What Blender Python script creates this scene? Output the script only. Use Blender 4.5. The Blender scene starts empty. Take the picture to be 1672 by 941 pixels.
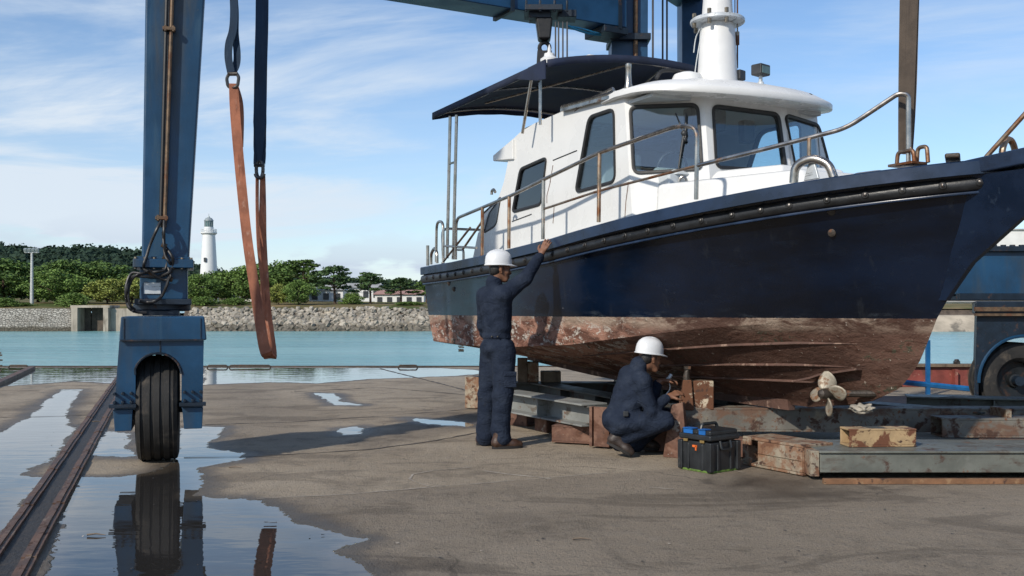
import bpy, bmesh, math, random
import numpy as np
from mathutils import Vector, Matrix, noise as mnoise
from mathutils.geometry import tessellate_polygon

random.seed(7); RNG = np.random.default_rng(7)
S = bpy.context.scene
COL = S.collection
F, CH, V0, U0 = 1625.0, 1.33, 506.0, 836.0        # focal length (px of the 1672 wide frame), camera height, horizon row, centre column

def P(u, v, d):                                    # point seen at pixel (u,v) at depth d
    return Vector(((u-U0)/F*d, d, CH-(v-V0)*d/F))
def G(u, v, z=0.0):                                # point of the plane height=z seen at pixel
    d = F*(CH-z)/(v-V0)
    return Vector(((u-U0)/F*d, d, z))

# ------------------------------------------------------------------ materials
def nodes(name):
    m = bpy.data.materials.new(name); m.use_nodes = True
    t = m.node_tree; b = t.nodes['Principled BSDF']
    return m, t, b
def N(t, typ, **kw):
    n = t.nodes.new(typ)
    for k, v in kw.items(): setattr(n, k, v)
    return n
def noise_tex(t, scale, detail=4, rough=.55, stretch=(1,1,1), dist=0.0, off=(0,0,0)):
    tc = N(t, 'ShaderNodeTexCoord'); mp = N(t, 'ShaderNodeMapping')
    mp.inputs['Scale'].default_value = stretch; mp.inputs['Location'].default_value = off
    nz = N(t, 'ShaderNodeTexNoise')
    nz.inputs['Scale'].default_value = scale; nz.inputs['Detail'].default_value = detail
    nz.inputs['Roughness'].default_value = rough; nz.inputs['Distortion'].default_value = dist
    t.links.new(tc.outputs['Object'], mp.inputs[0]); t.links.new(mp.outputs[0], nz.inputs['Vector'])
    return nz.outputs['Fac']
def ramp(t, fac, a, b):
    r = N(t, 'ShaderNodeMapRange'); r.interpolation_type = 'SMOOTHSTEP'
    r.inputs[1].default_value = a; r.inputs[2].default_value = b
    t.links.new(fac, r.inputs[0]); return r.outputs[0]
def mixc(t, fac, a, b, mode='MIX'):
    m = N(t, 'ShaderNodeMix', data_type='RGBA', blend_type=mode)
    if isinstance(fac, (int, float)): m.inputs[0].default_value = fac
    else: t.links.new(fac, m.inputs[0])
    for i, c in ((6, a), (7, b)):
        if isinstance(c, tuple): m.inputs[i].default_value = (*c, 1)
        else: t.links.new(c, m.inputs[i])
    return m.outputs[2]
def mixf(t, fac, a, b):
    m = N(t, 'ShaderNodeMix', data_type='FLOAT')
    t.links.new(fac, m.inputs[0])
    for i, c in ((2, a), (3, b)):
        if isinstance(c, (int, float)): m.inputs[i].default_value = c
        else: t.links.new(c, m.inputs[i])
    return m.outputs[0]
def math_(t, op, a, b=None):
    m = N(t, 'ShaderNodeMath', operation=op)
    for i, c in ((0, a), (1, b)):
        if c is None: continue
        if isinstance(c, (int, float)): m.inputs[i].default_value = c
        else: t.links.new(c, m.inputs[i])
    return m.outputs[0]
def bump(t, b, h, dist, strength=1.0):
    n = N(t, 'ShaderNodeBump'); n.inputs['Distance'].default_value = dist; n.inputs['Strength'].default_value = strength
    t.links.new(h, n.inputs['Height']); t.links.new(n.outputs[0], b.inputs['Normal'])
def mat(name, col, rough=.5, metal=0.0, var=.25, vscale=6, layers=(), bmp=None, stretch=(1,1,1), spec=None, rvar=.12):
    """paint or metal: broad tone variation, then layers (colour, noise scale, lo, hi, stretch, rough)"""
    m, t, b = nodes(name)
    n1 = noise_tex(t, vscale, 5, .6, stretch)
    dark = tuple(c*(1-var) for c in col); lite = tuple(min(1, c*(1+var)) for c in col)
    c = mixc(t, ramp(t, n1, .3, .7), dark, lite)
    r = mixf(t, ramp(t, n1, .3, .7), rough-rvar*.5, rough+rvar*.5)
    mt = None
    for k, (lc, sc, lo, hi, st, lr) in enumerate(layers):
        nz = noise_tex(t, sc, 7, .62, st, .3, (3.1*k+1, 1.7*k, 2.3*k))
        f = ramp(t, nz, lo, hi)
        c = mixc(t, f, c, lc); r = mixf(t, f, r, lr)
    t.links.new(c, b.inputs['Base Color']); t.links.new(r, b.inputs['Roughness'])
    b.inputs['Metallic'].default_value = metal
    if spec is not None: b.inputs['Specular IOR Level'].default_value = spec
    if bmp:
        bump(t, b, noise_tex(t, bmp[0], 6, .65, stretch), bmp[1])
    return m
def glass_mat(name, tint=(.75,.85,.88)):
    m = bpy.data.materials.new(name); m.use_nodes = True
    t = m.node_tree; t.nodes.clear()
    o = N(t, 'ShaderNodeOutputMaterial'); mx = N(t, 'ShaderNodeMixShader')
    lw = N(t, 'ShaderNodeLayerWeight'); lw.inputs[0].default_value = .5
    fr = N(t, 'ShaderNodeMath', operation='MULTIPLY_ADD'); pw = N(t, 'ShaderNodeMath', operation='POWER'); t.links.new(lw.outputs['Facing'], pw.inputs[0]); pw.inputs[1].default_value = 3.5
    t.links.new(pw.outputs[0], fr.inputs[0]); fr.inputs[1].default_value = .55; fr.inputs[2].default_value = .11
    tr = N(t, 'ShaderNodeBsdfTransparent'); tr.inputs[0].default_value = (*tint, 1)
    gl = N(t, 'ShaderNodeBsdfGlossy'); gl.inputs['Roughness'].default_value = .02
    t.links.new(fr.outputs[0], mx.inputs[0]); t.links.new(tr.outputs[0], mx.inputs[1]); t.links.new(gl.outputs[0], mx.inputs[2])
    t.links.new(mx.outputs[0], o.inputs[0]); return m

RUST = (.15, .070, .038); RUSTD = (.062, .032, .022)
V1 = (1,1,1); VS = (1,1,.12)
M = {}
M['crane'] = mat('crane blue paint', (.007,.046,.105), .36, 0, .25, 2.5, [((.020,.066,.12), 5, .52, .68, VS, .5), ((.040,.048,.052), 3.2, .50, .78, (1,1,.22), .65), ((.05,.07,.09), 40, .66, .72, (1,1,1), .6), (RUSTD, 9, .69, .76, (1,1,.35), .8)], (60,.001))
M['crane_dark'] = mat('crane dark fittings and shaded housing', (.004,.012,.024), .5, 0, .3, 8, [(RUSTD, 11, .58, .7, V1, .8)], (70,.002))  # dark fittings; also the right housing's blue with its shade painted in
M['crane_beam'] = mat('crane beam blue', (.007,.048,.115), .4, 0, .25, 2, [(RUSTD, 6, .68, .75, V1, .8)], (60,.001))
M['crane_beam_navy'] = mat('navy bow paint', (.0035,.011,.030), .28, 0, .25, 4, [((.012,.025,.05), 16, .6, .75, V1, .5)])
M['pipe'] = mat('rusty pipe', (.13,.085,.05), .55, .3, .4, 14, [(RUST, 7, .5, .65, V1, .8)], (60,.002))
M['black'] = mat('black rubber hose', (.012,.012,.013), .5, 0, .3, 20)
M['tyre'] = mat('tyre rubber', (.017,.016,.015), .75, 0, .35, 7, [((.09,.075,.06), 6, .52, .75, (1,1,1), .9)], (50,.003))
M['rim'] = mat('wheel rim', (.012,.015,.018), .5, .3, .3, 8, [(RUSTD, 9, .5, .65, V1, .8)])
M['bolt'] = mat('bolt steel', (.20,.17,.13), .4, .8, .4, 30)
M['plate'] = mat('data plate', (.55,.58,.60), .4, .2, .1, 12, [((.25,.27,.28), 30, .56, .62, (.3,1,2), .5)])
M['strap_blue'] = mat('blue webbing', (.012,.035,.075), .8, 0, .3, 5, [((.04,.07,.11), 12, .55, .75, VS, .85)], (220,.002), (1,1,.3))
M['strap_brown'] = mat('brown webbing', (.10,.075,.055), .8, 0, .3, 4, [((.05,.035,.028), 6, .5, .7, (3,3,.1), .85), (RUST, 5, .62, .75, (2,2,.3), .9)], (220,.002))
M['sling'] = mat('orange sling', (.42,.165,.095), .85, 0, .25, 5, [((.24,.09,.055), 9, .5, .7, (2,2,.3), .9), ((.52,.30,.22), 26, .56, .72, (1,1,.4), .9)], (160,.003))
M['shackle'] = mat('shackle steel', (.10,.095,.09), .35, .8, .4, 20, [(RUSTD, 16, .55, .7, V1, .8)])
M['inox'] = mat('stainless tube', (.40,.37,.33), .25, .95, .25, 9, [((.22,.10,.045), 7, .58, .74, (1,1,1), .6)])
M['inox_rust'] = mat('tea stained stainless tube', (.33,.25,.18), .3, .85, .35, 8, [((.20,.075,.03), 6, .45, .65, V1, .65)])
M['white'] = mat('white gelcoat', (.70,.70,.685), .28, 0, .03, 3, [((.70,.69,.64), 4, .6, .8, (1,1,.15), .4), ((.42,.35,.27), 14, .72, .8, (1.2,1.2,.12), .6)], None, (1,1,1), .4)
M['white_mast'] = mat('white mast paint', (.70,.70,.69), .35, 0, .04, 4, [((.45,.36,.27), 9, .70, .8, (1,1,.2), .6)])
M['grey_in'] = mat('cabin lining', (.52,.55,.56), .6, 0, .1, 3)
M['dark_in'] = mat('dark cabin fittings', (.03,.032,.035), .5, 0, .3, 6)
M['rubber'] = mat('window rubber', (.018,.018,.019), .55, 0, .3, 20)
M['glass'] = glass_mat('window glass', (.86,.93,.95))
M['glass_dark'] = glass_mat('tinted window glass', (.45,.52,.56))
M['grey_panel'] = mat('grey quarter window', (.10,.115,.135), .25, 0, .15, 5)
M['canvas'] = mat('navy canvas', (.010,.017,.042), .8, 0, .3, 4, [((.03,.04,.065), 9, .58, .75, V1, .85)], (300,.001))
M['deck'] = mat('deck paint', (.55,.56,.55), .6, 0, .1, 5)
M['navy_cap'] = mat('navy gunwale paint', (.011,.024,.055), .3, 0, .35, 4, [((.06,.085,.12), 22, .66, .76, (1,1,1), .6), ((.10,.10,.10), 50, .70, .74, V1, .7)])
M['rubrail'] = mat('black rubbing strake', (.013,.014,.016), .42, 0, .4, 10, [((.10,.10,.10), 26, .64, .74, V1, .6)], (60,.002))
M['prop'] = mat('worn propeller bronze', (.33,.29,.225), .5, .25, .25, 9, [((.20,.10,.05), 13, .5, .62, V1, .8)], (50,.003))
M['prop_dark'] = mat('dark shaft metal', (.05,.04,.032), .5, .3, .4, 14, [(RUST, 14, .55, .7, V1, .8)], (40,.004))
M['beam_lit'] = mat('lit cradle paint', (.23,.235,.22), .5, 0, .18, 3, [((.30,.30,.28), 7, .55, .75, (.3,.3,1), .6), ((.12,.10,.08), 4, .54, .68, (1,1,2), .7), (RUST, 7, .58, .68, (1,1,1), .8)], (40,.002))  # lit copy of the cradle paint, brightened for the sun on it
M['beam_rusty'] = mat('flaking cradle paint', (.145,.135,.115), .6, 0, .25, 3, [((.22,.19,.14), 7, .54, .64, V1, .7), ((.13,.075,.05), 5, .46, .62, (1,1,1.5), .85), (RUSTD, 11, .53, .64, V1, .9), (RUST, 22, .58, .68, V1, .9)], (40,.003))
M['beam'] = mat('shaded grey green cradle paint', (.125,.130,.112), .5, 0, .22, 3, [((.17,.17,.15), 7, .55, .75, V1, .6), ((.085,.07,.055), 4, .50, .66, (1,1,2), .75), (RUSTD, 7, .57, .68, (1,1,1), .8), (RUST, 11, .62, .70, V1, .85)], (40,.002))  # same cradle paint, darkened to carry shade in its colour
M['beam_dk'] = mat('dark cradle steel', (.055,.058,.052), .55, 0, .3, 3, [(RUSTD, 5, .52, .66, V1, .8), (RUST, 9, .62, .7, V1, .85)], (40,.002))
M['rustpaint'] = mat('rusting cream paint', (.30,.255,.19), .7, 0, .2, 6, [((.22,.12,.07), 6, .42, .58, V1, .8), (RUST, 9, .52, .60, V1, .85), (RUSTD, 16, .57, .64, V1, .9), ((.25,.11,.05), 34, .60, .70, V1, .9)], (50,.004))
M['rust'] = mat('rusted steel', (.125,.062,.042), .85, 0, .3, 6, [((.19,.105,.072), 7, .5, .62, V1, .85), ((.095,.042,.025), 5, .50, .62, V1, .9), ((.30,.27,.23), 4, .62, .66, V1, .7), (RUSTD, 9, .56, .64, V1, .9)], (40,.005))
M['rust_orange'] = mat('orange rust', (.20,.10,.05), .85, 0, .3, 6, [((.28,.17,.09), 7, .52, .64, V1, .85), (RUSTD, 9, .56, .64, V1, .9)], (40,.004))
M['rustyellow'] = mat('rusting yellow paint', (.37,.255,.135), .7, 0, .15, 7, [((.13,.05,.025), 6, .5, .56, V1, .9), (RUSTD, 16, .58, .66, V1, .9)], (50,.003))
M['rustwhite'] = mat('rusted block with white paint', (.45,.38,.28), .7, 0, .2, 7, [((.12,.05,.025), 9, .40, .47, V1, .9), (RUSTD, 14, .56, .64, V1, .9)], (50,.004))
M['timber'] = mat('weathered timber', (.16,.12,.085), .85, 0, .35, 6, [((.07,.05,.035), 14, .5, .7, (1,1,.1), .9)], (50,.004))
def cloth_mat():
    m, t, b = nodes('navy cotton drill')
    n1 = noise_tex(t, 7, 5, .6); n2 = noise_tex(t, 22, 4, .6); w1 = noise_tex(t, 7, 2, .5, (1,1,1.5), 1.2); w2 = noise_tex(t, 14, 2, .5, (1.4,1.4,.8), 1.8, (4,2,1)); wv = noise_tex(t, 240, 2, .5)
    c = mixc(t, ramp(t, n1, .35, .65), (.0125,.0185,.034), (.021,.029,.048))
    c = mixc(t, math_(t, 'MULTIPLY', ramp(t, n1, .58, .74), .5), c, (.040,.049,.070))
    c = mixc(t, math_(t, 'MULTIPLY', ramp(t, n2, .62, .74), .5), c, (.020,.022,.026))
    t.links.new(c, b.inputs['Base Color']); b.inputs['Roughness'].default_value = .9; b.inputs['Specular IOR Level'].default_value = .15
    def ridge(n): return math_(t, 'SUBTRACT', 1.0, math_(t, 'MULTIPLY', math_(t, 'ABSOLUTE', math_(t, 'SUBTRACT', n, .5)), 5.0))
    h = math_(t, 'ADD', math_(t, 'MAXIMUM', ridge(w1), 0.0), math_(t, 'MULTIPLY', math_(t, 'MAXIMUM', ridge(w2), 0.0), .6))
    h = math_(t, 'ADD', h, math_(t, 'MULTIPLY', wv, .2)); bump(t, b, h, .0045)
    return m
M['coverall'] = cloth_mat()
M['skin'] = mat('skin', (.20,.095,.055), .5, 0, .12, 18, [((.16,.065,.04), 25, .55, .75, V1, .55)], None)
M['hair'] = mat('black hair', (.008,.007,.007), .5, 0, .3, 60, [], (150,.004))
M['helmet'] = mat('white hard hat', (.66,.67,.68), .3, 0, .03, 10, [((.55,.54,.50), 40, .68, .76, V1, .5)])
M['boot'] = mat('brown leather boot', (.05,.024,.014), .5, 0, .35, 14, [((.09,.05,.03), 30, .58, .7, V1, .65)], (60,.003))
M['boot_dk'] = mat('dark leather boot', (.03,.02,.016), .5, 0, .35, 14, [((.07,.055,.045), 30, .58, .7, V1, .65)], (60,.003))
M['sole'] = mat('boot sole', (.016,.014,.013), .8, 0, .3, 14)
M['eye'] = mat('eye', (.02,.014,.012), .2)
M['box_black'] = mat('toolbox plastic', (.016,.018,.020), .45, 0, .3, 7, [((.09,.09,.085), 34, .64, .74, (1,1,.5), .7), ((.10,.085,.06), 6, .62, .8, V1, .8)])
M['box_blue'] = mat('toolbox blue plastic', (.01,.11,.36), .4, 0, .15, 9)
M['box_green'] = mat('moss green stain', (.10,.17,.03), .8, 0, .4, 30)
M['orange_mark'] = mat('orange mark', (.65,.13,.02), .6)
M['brass'] = mat('latch brass', (.40,.27,.10), .4, .7)
M['red_steel'] = mat('red painted steel', (.20,.05,.04), .55, 0, .3, 3, [((.12,.05,.035), 5, .5, .68, V1, .7), ((.35,.20,.15), 12, .62, .72, V1, .7)], (30,.003))
M['rail_blue'] = mat('blue guard rail paint', (.01,.11,.30), .4, 0, .2, 5, [(RUSTD, 12, .66, .74, V1, .8)])
M['track'] = mat('rusted track steel', (.13,.075,.05), .6, .35, .35, 5, [((.24,.17,.12), 8, .55, .7, V1, .6), (RUSTD, 10, .56, .68, V1, .9)], (40,.004))
M['grit'] = mat('wet grit', (.035,.03,.026), .6, 0, .5, 20, [((.10,.085,.07), 30, .6, .7, V1, .8)], (40,.02))
M['bark'] = mat('bark', (.09,.06,.042), .9, 0, .35, 4)
M['lh_white'] = mat('lighthouse white', (.72,.73,.72), .5, 0, .03, .8, [])
M['lh_grey'] = mat('lighthouse lantern metal', (.30,.34,.34), .4, .2)
M['lh_glass'] = mat('lantern glass', (.10,.17,.17), .1)
M['house'] = mat('house white wall', (.72,.72,.69), .7, 0, .06, .6)
M['house_grey'] = mat('house grey roof', (.33,.33,.32), .7, 0, .15, .6)
M['house_red'] = mat('house pale red roof', (.38,.22,.18), .7, 0, .15, .6)
M['house_dark'] = mat('house opening', (.045,.05,.055), .3)
M['conc_far'] = mat('far concrete', (.36,.31,.25), .85, 0, .2, .5, [((.16,.13,.10), 1.2, .5, .7, (1,1,.2), .9)])
M['gate_wood'] = mat('sluice timber', (.08,.06,.045), .8, 0, .4, 1.5)
M['pole'] = mat('galvanised pole', (.5,.5,.48), .5, .3)
M['rope_cyan'] = mat('cyan rope', (.02,.25,.45), .6)
M['wire'] = mat('wire rope', (.05,.05,.055), .5, .5)
M['leaf'] = []
for k, c in enumerate(((.088,.145,.038), (.125,.195,.048), (.23,.26,.065), (.072,.12,.045))):
    m, t, b = nodes('foliage %s' % 'abcd'[k])
    n = noise_tex(t, .9, 3, .6)
    g = N(t, 'ShaderNodeObjectInfo')
    cc = mixc(t, ramp(t, n, .3, .7), tuple(x*.6 for x in c), tuple(x*1.5 for x in c))
    t.links.new(cc, b.inputs['Base Color']); b.inputs['Roughness'].default_value = .7
    b.inputs['Specular IOR Level'].default_value = .2
    M['leaf'].append(m)
M['hill'] = mat('hill forest', (.030,.052,.036), .9, 0, .3, .05, [((.042,.066,.036), .12, .5, .7, V1, .9)], spec=.1)
M['grass'] = mat('shore grass and earth', (.16,.13,.065), .95, 0, .25, .12, [((.075,.095,.028), .10, .47, .6, V1, .95), ((.30,.21,.11), .16, .56, .68, V1, .95)], (2,.05), spec=.1)
M['rock'] = mat('riprap rock', (.33,.295,.245), .9, 0, .35, 1.1, [((.20,.175,.14), 1.3, .5, .62, V1, .9), ((.46,.38,.28), .5, .6, .7, V1, .9)], (3,.05), spec=.2)

def masonry():
    m, t, b = nodes('old stone masonry')
    tc = N(t, 'ShaderNodeTexCoord'); mp = N(t, 'ShaderNodeMapping'); mp.inputs['Scale'].default_value = (1.1, 1.1, 2.2)
    vo = N(t, 'ShaderNodeTexVoronoi'); vo.inputs['Scale'].default_value = 2.2
    v2 = N(t, 'ShaderNodeTexVoronoi', feature='DISTANCE_TO_EDGE'); v2.inputs['Scale'].default_value = 2.2
    t.links.new(tc.outputs['Object'], mp.inputs[0]); t.links.new(mp.outputs[0], vo.inputs[0]); t.links.new(mp.outputs[0], v2.inputs[0])
    c = mixc(t, ramp(t, vo.outputs['Color'], .2, .9), (.33,.30,.26), (.44,.41,.36))
    c = mixc(t, ramp(t, v2.outputs['Distance'], .02, .1), (.22,.195,.165), c)
    c = mixc(t, ramp(t, noise_tex(t, .6, 5), .5, .75), c, (.15,.13,.10))
    sz = N(t, 'ShaderNodeSeparateXYZ'); t.links.new(tc.outputs['Object'], sz.inputs[0])
    c = mixc(t, ramp(t, math_(t, 'ADD', sz.outputs['Z'], math_(t, 'MULTIPLY', noise_tex(t, .5, 4), .8)), -.35, -.75), c, (.11,.095,.07))
    t.links.new(c, b.inputs['Base Color']); b.inputs['Roughness'].default_value = .9
    bump(t, b, ramp(t, v2.outputs['Distance'], 0, .12), .12)
    return m
M['masonry'] = masonry()

def hull_mat():
    m, t, b = nodes('hull paint')
    tc = N(t, 'ShaderNodeTexCoord'); sp = N(t, 'ShaderNodeSeparateXYZ'); t.links.new(tc.outputs['Object'], sp.inputs[0])
    z = sp.outputs['Z']; x = sp.outputs['X']
    # topsides: navy, chalked and scuffed, more so aft
    n1 = noise_tex(t, 1.6, 6, .6, (.5,.5,1.4)); n2 = noise_tex(t, 9, 6, .65, (.35,.35,1.3)); n3 = noise_tex(t, 30, 4, .6, (.3,.3,1))
    navy = mixc(t, ramp(t, n1, .35, .7), (.0014,.0034,.0085), (.0030,.0095,.027))
    navy = mixc(t, math_(t, 'MULTIPLY', ramp(t, n2, .58, .85), .3), navy, (.010,.024,.050))
    chalk = math_(t, 'MULTIPLY', ramp(t, x, 4.6, 1.2), .42)
    navy = mixc(t, chalk, navy, (.024,.038,.062))
    streak = noise_tex(t, 5, 4, .6, (2.2,2.2,.12))
    navy = mixc(t, math_(t, 'MULTIPLY', ramp(t, streak, .58, .75), .25), navy, (.03,.035,.04))
    navy = mixc(t, ramp(t, n3, .73, .77), navy, (.28,.29,.30))
    # scum just above the boot line
    low = ramp(t, z, 1.36, 1.27)
    navy = mixc(t, math_(t, 'MULTIPLY', math_(t, 'MULTIPLY', low, ramp(t, n2, .52, .70)), .35), navy, (.07,.085,.10))
    # bottom: worn antifouling
    a1 = noise_tex(t, 3.2, 8, .68, (.55,.55,1.5), .4); a2 = noise_tex(t, 11, 8, .7, (.6,.6,1.3), .5, (4,2,1)); a3 = noise_tex(t, 5, 7, .7, (.5,.5,1.2), .6, (9,1,5)); a4 = noise_tex(t, 28, 5, .6, V1, .2, (2,7,3))
    c = mixc(t, ramp(t, a1, .35, .68), mixc(t, ramp(t, x, 5.2, 3.4), (.068,.036,.026), (.105,.046,.031)), mixc(t, ramp(t, x, 5.2, 3.4), (.135,.073,.053), (.185,.085,.058)))  # browns darker forward: shade on the bow bottom painted into the colour
    c = mixc(t, ramp(t, a2, .53, .63), c, (.065,.030,.020))
    aft = ramp(t, x, 5.4, 3.9)
    c = mixc(t, math_(t, 'MULTIPLY', ramp(t, a3, .47, .58), aft), c, (.33,.175,.125))
    c = mixc(t, math_(t, 'MULTIPLY', ramp(t, a2, .53, .57), math_(t, 'MULTIPLY', aft, ramp(t, a4, .40, .55))), c, (.46,.42,.37))
    c = mixc(t, math_(t, 'MULTIPLY', ramp(t, a1, .56, .62), ramp(t, a4, .48, .58)), c, (.055,.055,.035))
    band = math_(t, 'MULTIPLY', ramp(t, z, 1.12, 1.22), ramp(t, a1, .40, .55))
    c = mixc(t, math_(t, 'MULTIPLY', band, .75), c, (.33,.26,.20))
    c = mixc(t, math_(t, 'MULTIPLY', ramp(t, a4, .66, .70), .8), c, (.42,.36,.30))
    wl = math_(t, 'GREATER_THAN', math_(t, 'ADD', z, math_(t, 'MULTIPLY', math_(t, 'SUBTRACT', a4, .5), .012)), 1.262)
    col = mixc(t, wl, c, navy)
    t.links.new(col, b.inputs['Base Color'])
    rt = mixf(t, ramp(t, n2, .4, .75), .15, .32)
    t.links.new(mixf(t, wl, .82, rt), b.inputs['Roughness'])
    t.links.new(mixf(t, wl, .25, .5), b.inputs['Specular IOR Level'])
    hb = mixf(t, wl, math_(t, 'ADD', math_(t, 'MULTIPLY', a2, 1.0), math_(t, 'MULTIPLY', a4, .5)), math_(t, 'MULTIPLY', noise_tex(t, .9, 2, .4), .8))
    bump(t, b, hb, .022)
    return m
M['hull'] = hull_mat()
M['strake'] = mat('worn spray rail', (.095,.050,.037), .8, 0, .3, 6, [((.27,.18,.135), 9, .56, .66, (1,1,1), .9), ((.05,.03,.02), 14, .56, .66, V1, .9)], (30,.01))

def ground_mat():
    m, t, b = nodes('quay concrete')
    at = N(t, 'ShaderNodeAttribute', attribute_name='wet'); ton = N(t, 'ShaderNodeAttribute', attribute_name='tone')
    n0 = noise_tex(t, .35, 5, .6); n1 = noise_tex(t, 1.3, 7, .65, V1, .3); n2 = noise_tex(t, 7, 7, .7); n3 = noise_tex(t, 60, 4, .7); n4 = noise_tex(t, 2.0, 6, .7, (1,.35,1), .8, (5,5,0))
    n5 = noise_tex(t, 16, 5, .6, V1, .5, (7,3,0))
    c = mixc(t, ramp(t, n0, .35, .65), (.320,.258,.186), (.415,.340,.250))
    c = mixc(t, math_(t, 'MULTIPLY', ramp(t, n1, .50, .72), .55), c, (.120,.097,.074))
    c = mixc(t, math_(t, 'MULTIPLY', ramp(t, n4, .56, .70), .45), c, (.095,.080,.064))
    c = mixc(t, math_(t, 'MULTIPLY', ramp(t, n2, .46, .66), .50), c, (.36,.305,.235))
    c = mixc(t, math_(t, 'MULTIPLY', ramp(t, n3, .5, .68), .42), c, (.42,.36,.28))
    c = mixc(t, math_(t, 'MULTIPLY', ramp(t, n3, .48, .32), .55), c, (.11,.095,.08))
    c = mixc(t, math_(t, 'MULTIPLY', ramp(t, n5, .60, .68), .45), c, (.10,.085,.075))
    tcv = N(t, 'ShaderNodeTexCoord'); vm = N(t, 'ShaderNodeVectorMath', operation='ADD'); nv = N(t, 'ShaderNodeTexNoise'); nv.inputs['Scale'].default_value = 1.1; nv.inputs['Detail'].default_value = 6
    t.links.new(tcv.outputs['Object'], nv.inputs['Vector']); t.links.new(tcv.outputs['Object'], vm.inputs[0]); t.links.new(nv.outputs['Color'], vm.inputs[1])
    vc = N(t, 'ShaderNodeTexVoronoi', feature='DISTANCE_TO_EDGE'); vc.inputs['Scale'].default_value = .33; t.links.new(vm.outputs[0], vc.inputs['Vector'])
    crack = math_(t, 'MULTIPLY', ramp(t, vc.outputs['Distance'], .006, .0015), ramp(t, n0, .50, .58))
    c = mixc(t, math_(t, 'MULTIPLY', crack, .45), c, (.05,.042,.034))
    n6 = noise_tex(t, .55, 6, .65, (1,2.4,1), 1.2, (2,9,0)); n7 = noise_tex(t, 3.4, 7, .72, (1,1.8,1), .5, (4,1,0)); n8 = noise_tex(t, 140, 2, .5)
    c = mixc(t, math_(t, 'MULTIPLY', ramp(t, n6, .53, .60), .40), c, (.105,.083,.062))
    c = mixc(t, math_(t, 'MULTIPLY', ramp(t, n7, .57, .72), .38), c, (.085,.070,.056))
    c = mixc(t, math_(t, 'MULTIPLY', ramp(t, n7, .42, .28), .45), c, (.40,.335,.25))
    c = mixc(t, math_(t, 'MULTIPLY', ramp(t, n8, .55, .64), .45), c, (.09,.075,.06))
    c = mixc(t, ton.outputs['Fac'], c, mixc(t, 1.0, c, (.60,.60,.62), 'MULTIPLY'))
    # wet: >0 inside a puddle (metres), fringe outside stays damp
    w = math_(t, 'ADD', at.outputs['Fac'], math_(t, 'MULTIPLY', math_(t, 'SUBTRACT', n4, .5), .50))
    w = math_(t, 'ADD', w, math_(t, 'MULTIPLY', math_(t, 'SUBTRACT', n2, .5), .22))
    damp = ramp(t, math_(t, 'ADD', w, math_(t, 'MULTIPLY', math_(t, 'SUBTRACT', n1, .5), .5)), -.38, -.02); pud = ramp(t, w, -.01, .015)
    c = mixc(t, math_(t, 'MULTIPLY', damp, .74), c, (.060,.048,.038))
    c = mixc(t, pud, c, mixc(t, ramp(t, w, .30, .0), (.026,.024,.022), (.085,.068,.050)))
    t.links.new(c, b.inputs['Base Color'])
    r = mixf(t, damp, mixf(t, ramp(t, n1, .3, .7), .80, .92), .45)
    r = mixf(t, pud, r, mixf(t, ramp(t, n1, .45, .7), .012, .05))
    t.links.new(r, b.inputs['Roughness'])
    t.links.new(mixf(t, pud, .25, .36), b.inputs['Specular IOR Level'])
    h = math_(t, 'ADD', math_(t, 'MULTIPLY', n3, .55), math_(t, 'MULTIPLY', n2, 1.0))
    ripple = noise_tex(t, 1.6, 3, .5, (1,2.2,1))
    h = mixf(t, pud, h, math_(t, 'MULTIPLY', ripple, .10))
    bump(t, b, h, .026)
    return m
M['ground'] = ground_mat()

def water_mat():
    m, t, b = nodes('harbour water')
    n = noise_tex(t, .10, 4, .6, (.35,1,1)); c = mixc(t, ramp(t, n, .3, .7), (.165,.355,.360), (.235,.430,.425))
    t.links.new(c, b.inputs['Base Color']); b.inputs['Roughness'].default_value = .22
    b.inputs['IOR'].default_value = 1.33; b.inputs['Specular IOR Level'].default_value = .35
    h = math_(t, 'ADD', noise_tex(t, .9, 5, .6, (.5,1.3,1)), math_(t, 'MULTIPLY', noise_tex(t, .22, 3, .5, (.5,1.2,1)), 2.0))
    bump(t, b, h, .30)
    return m
M['water'] = water_mat()

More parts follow.
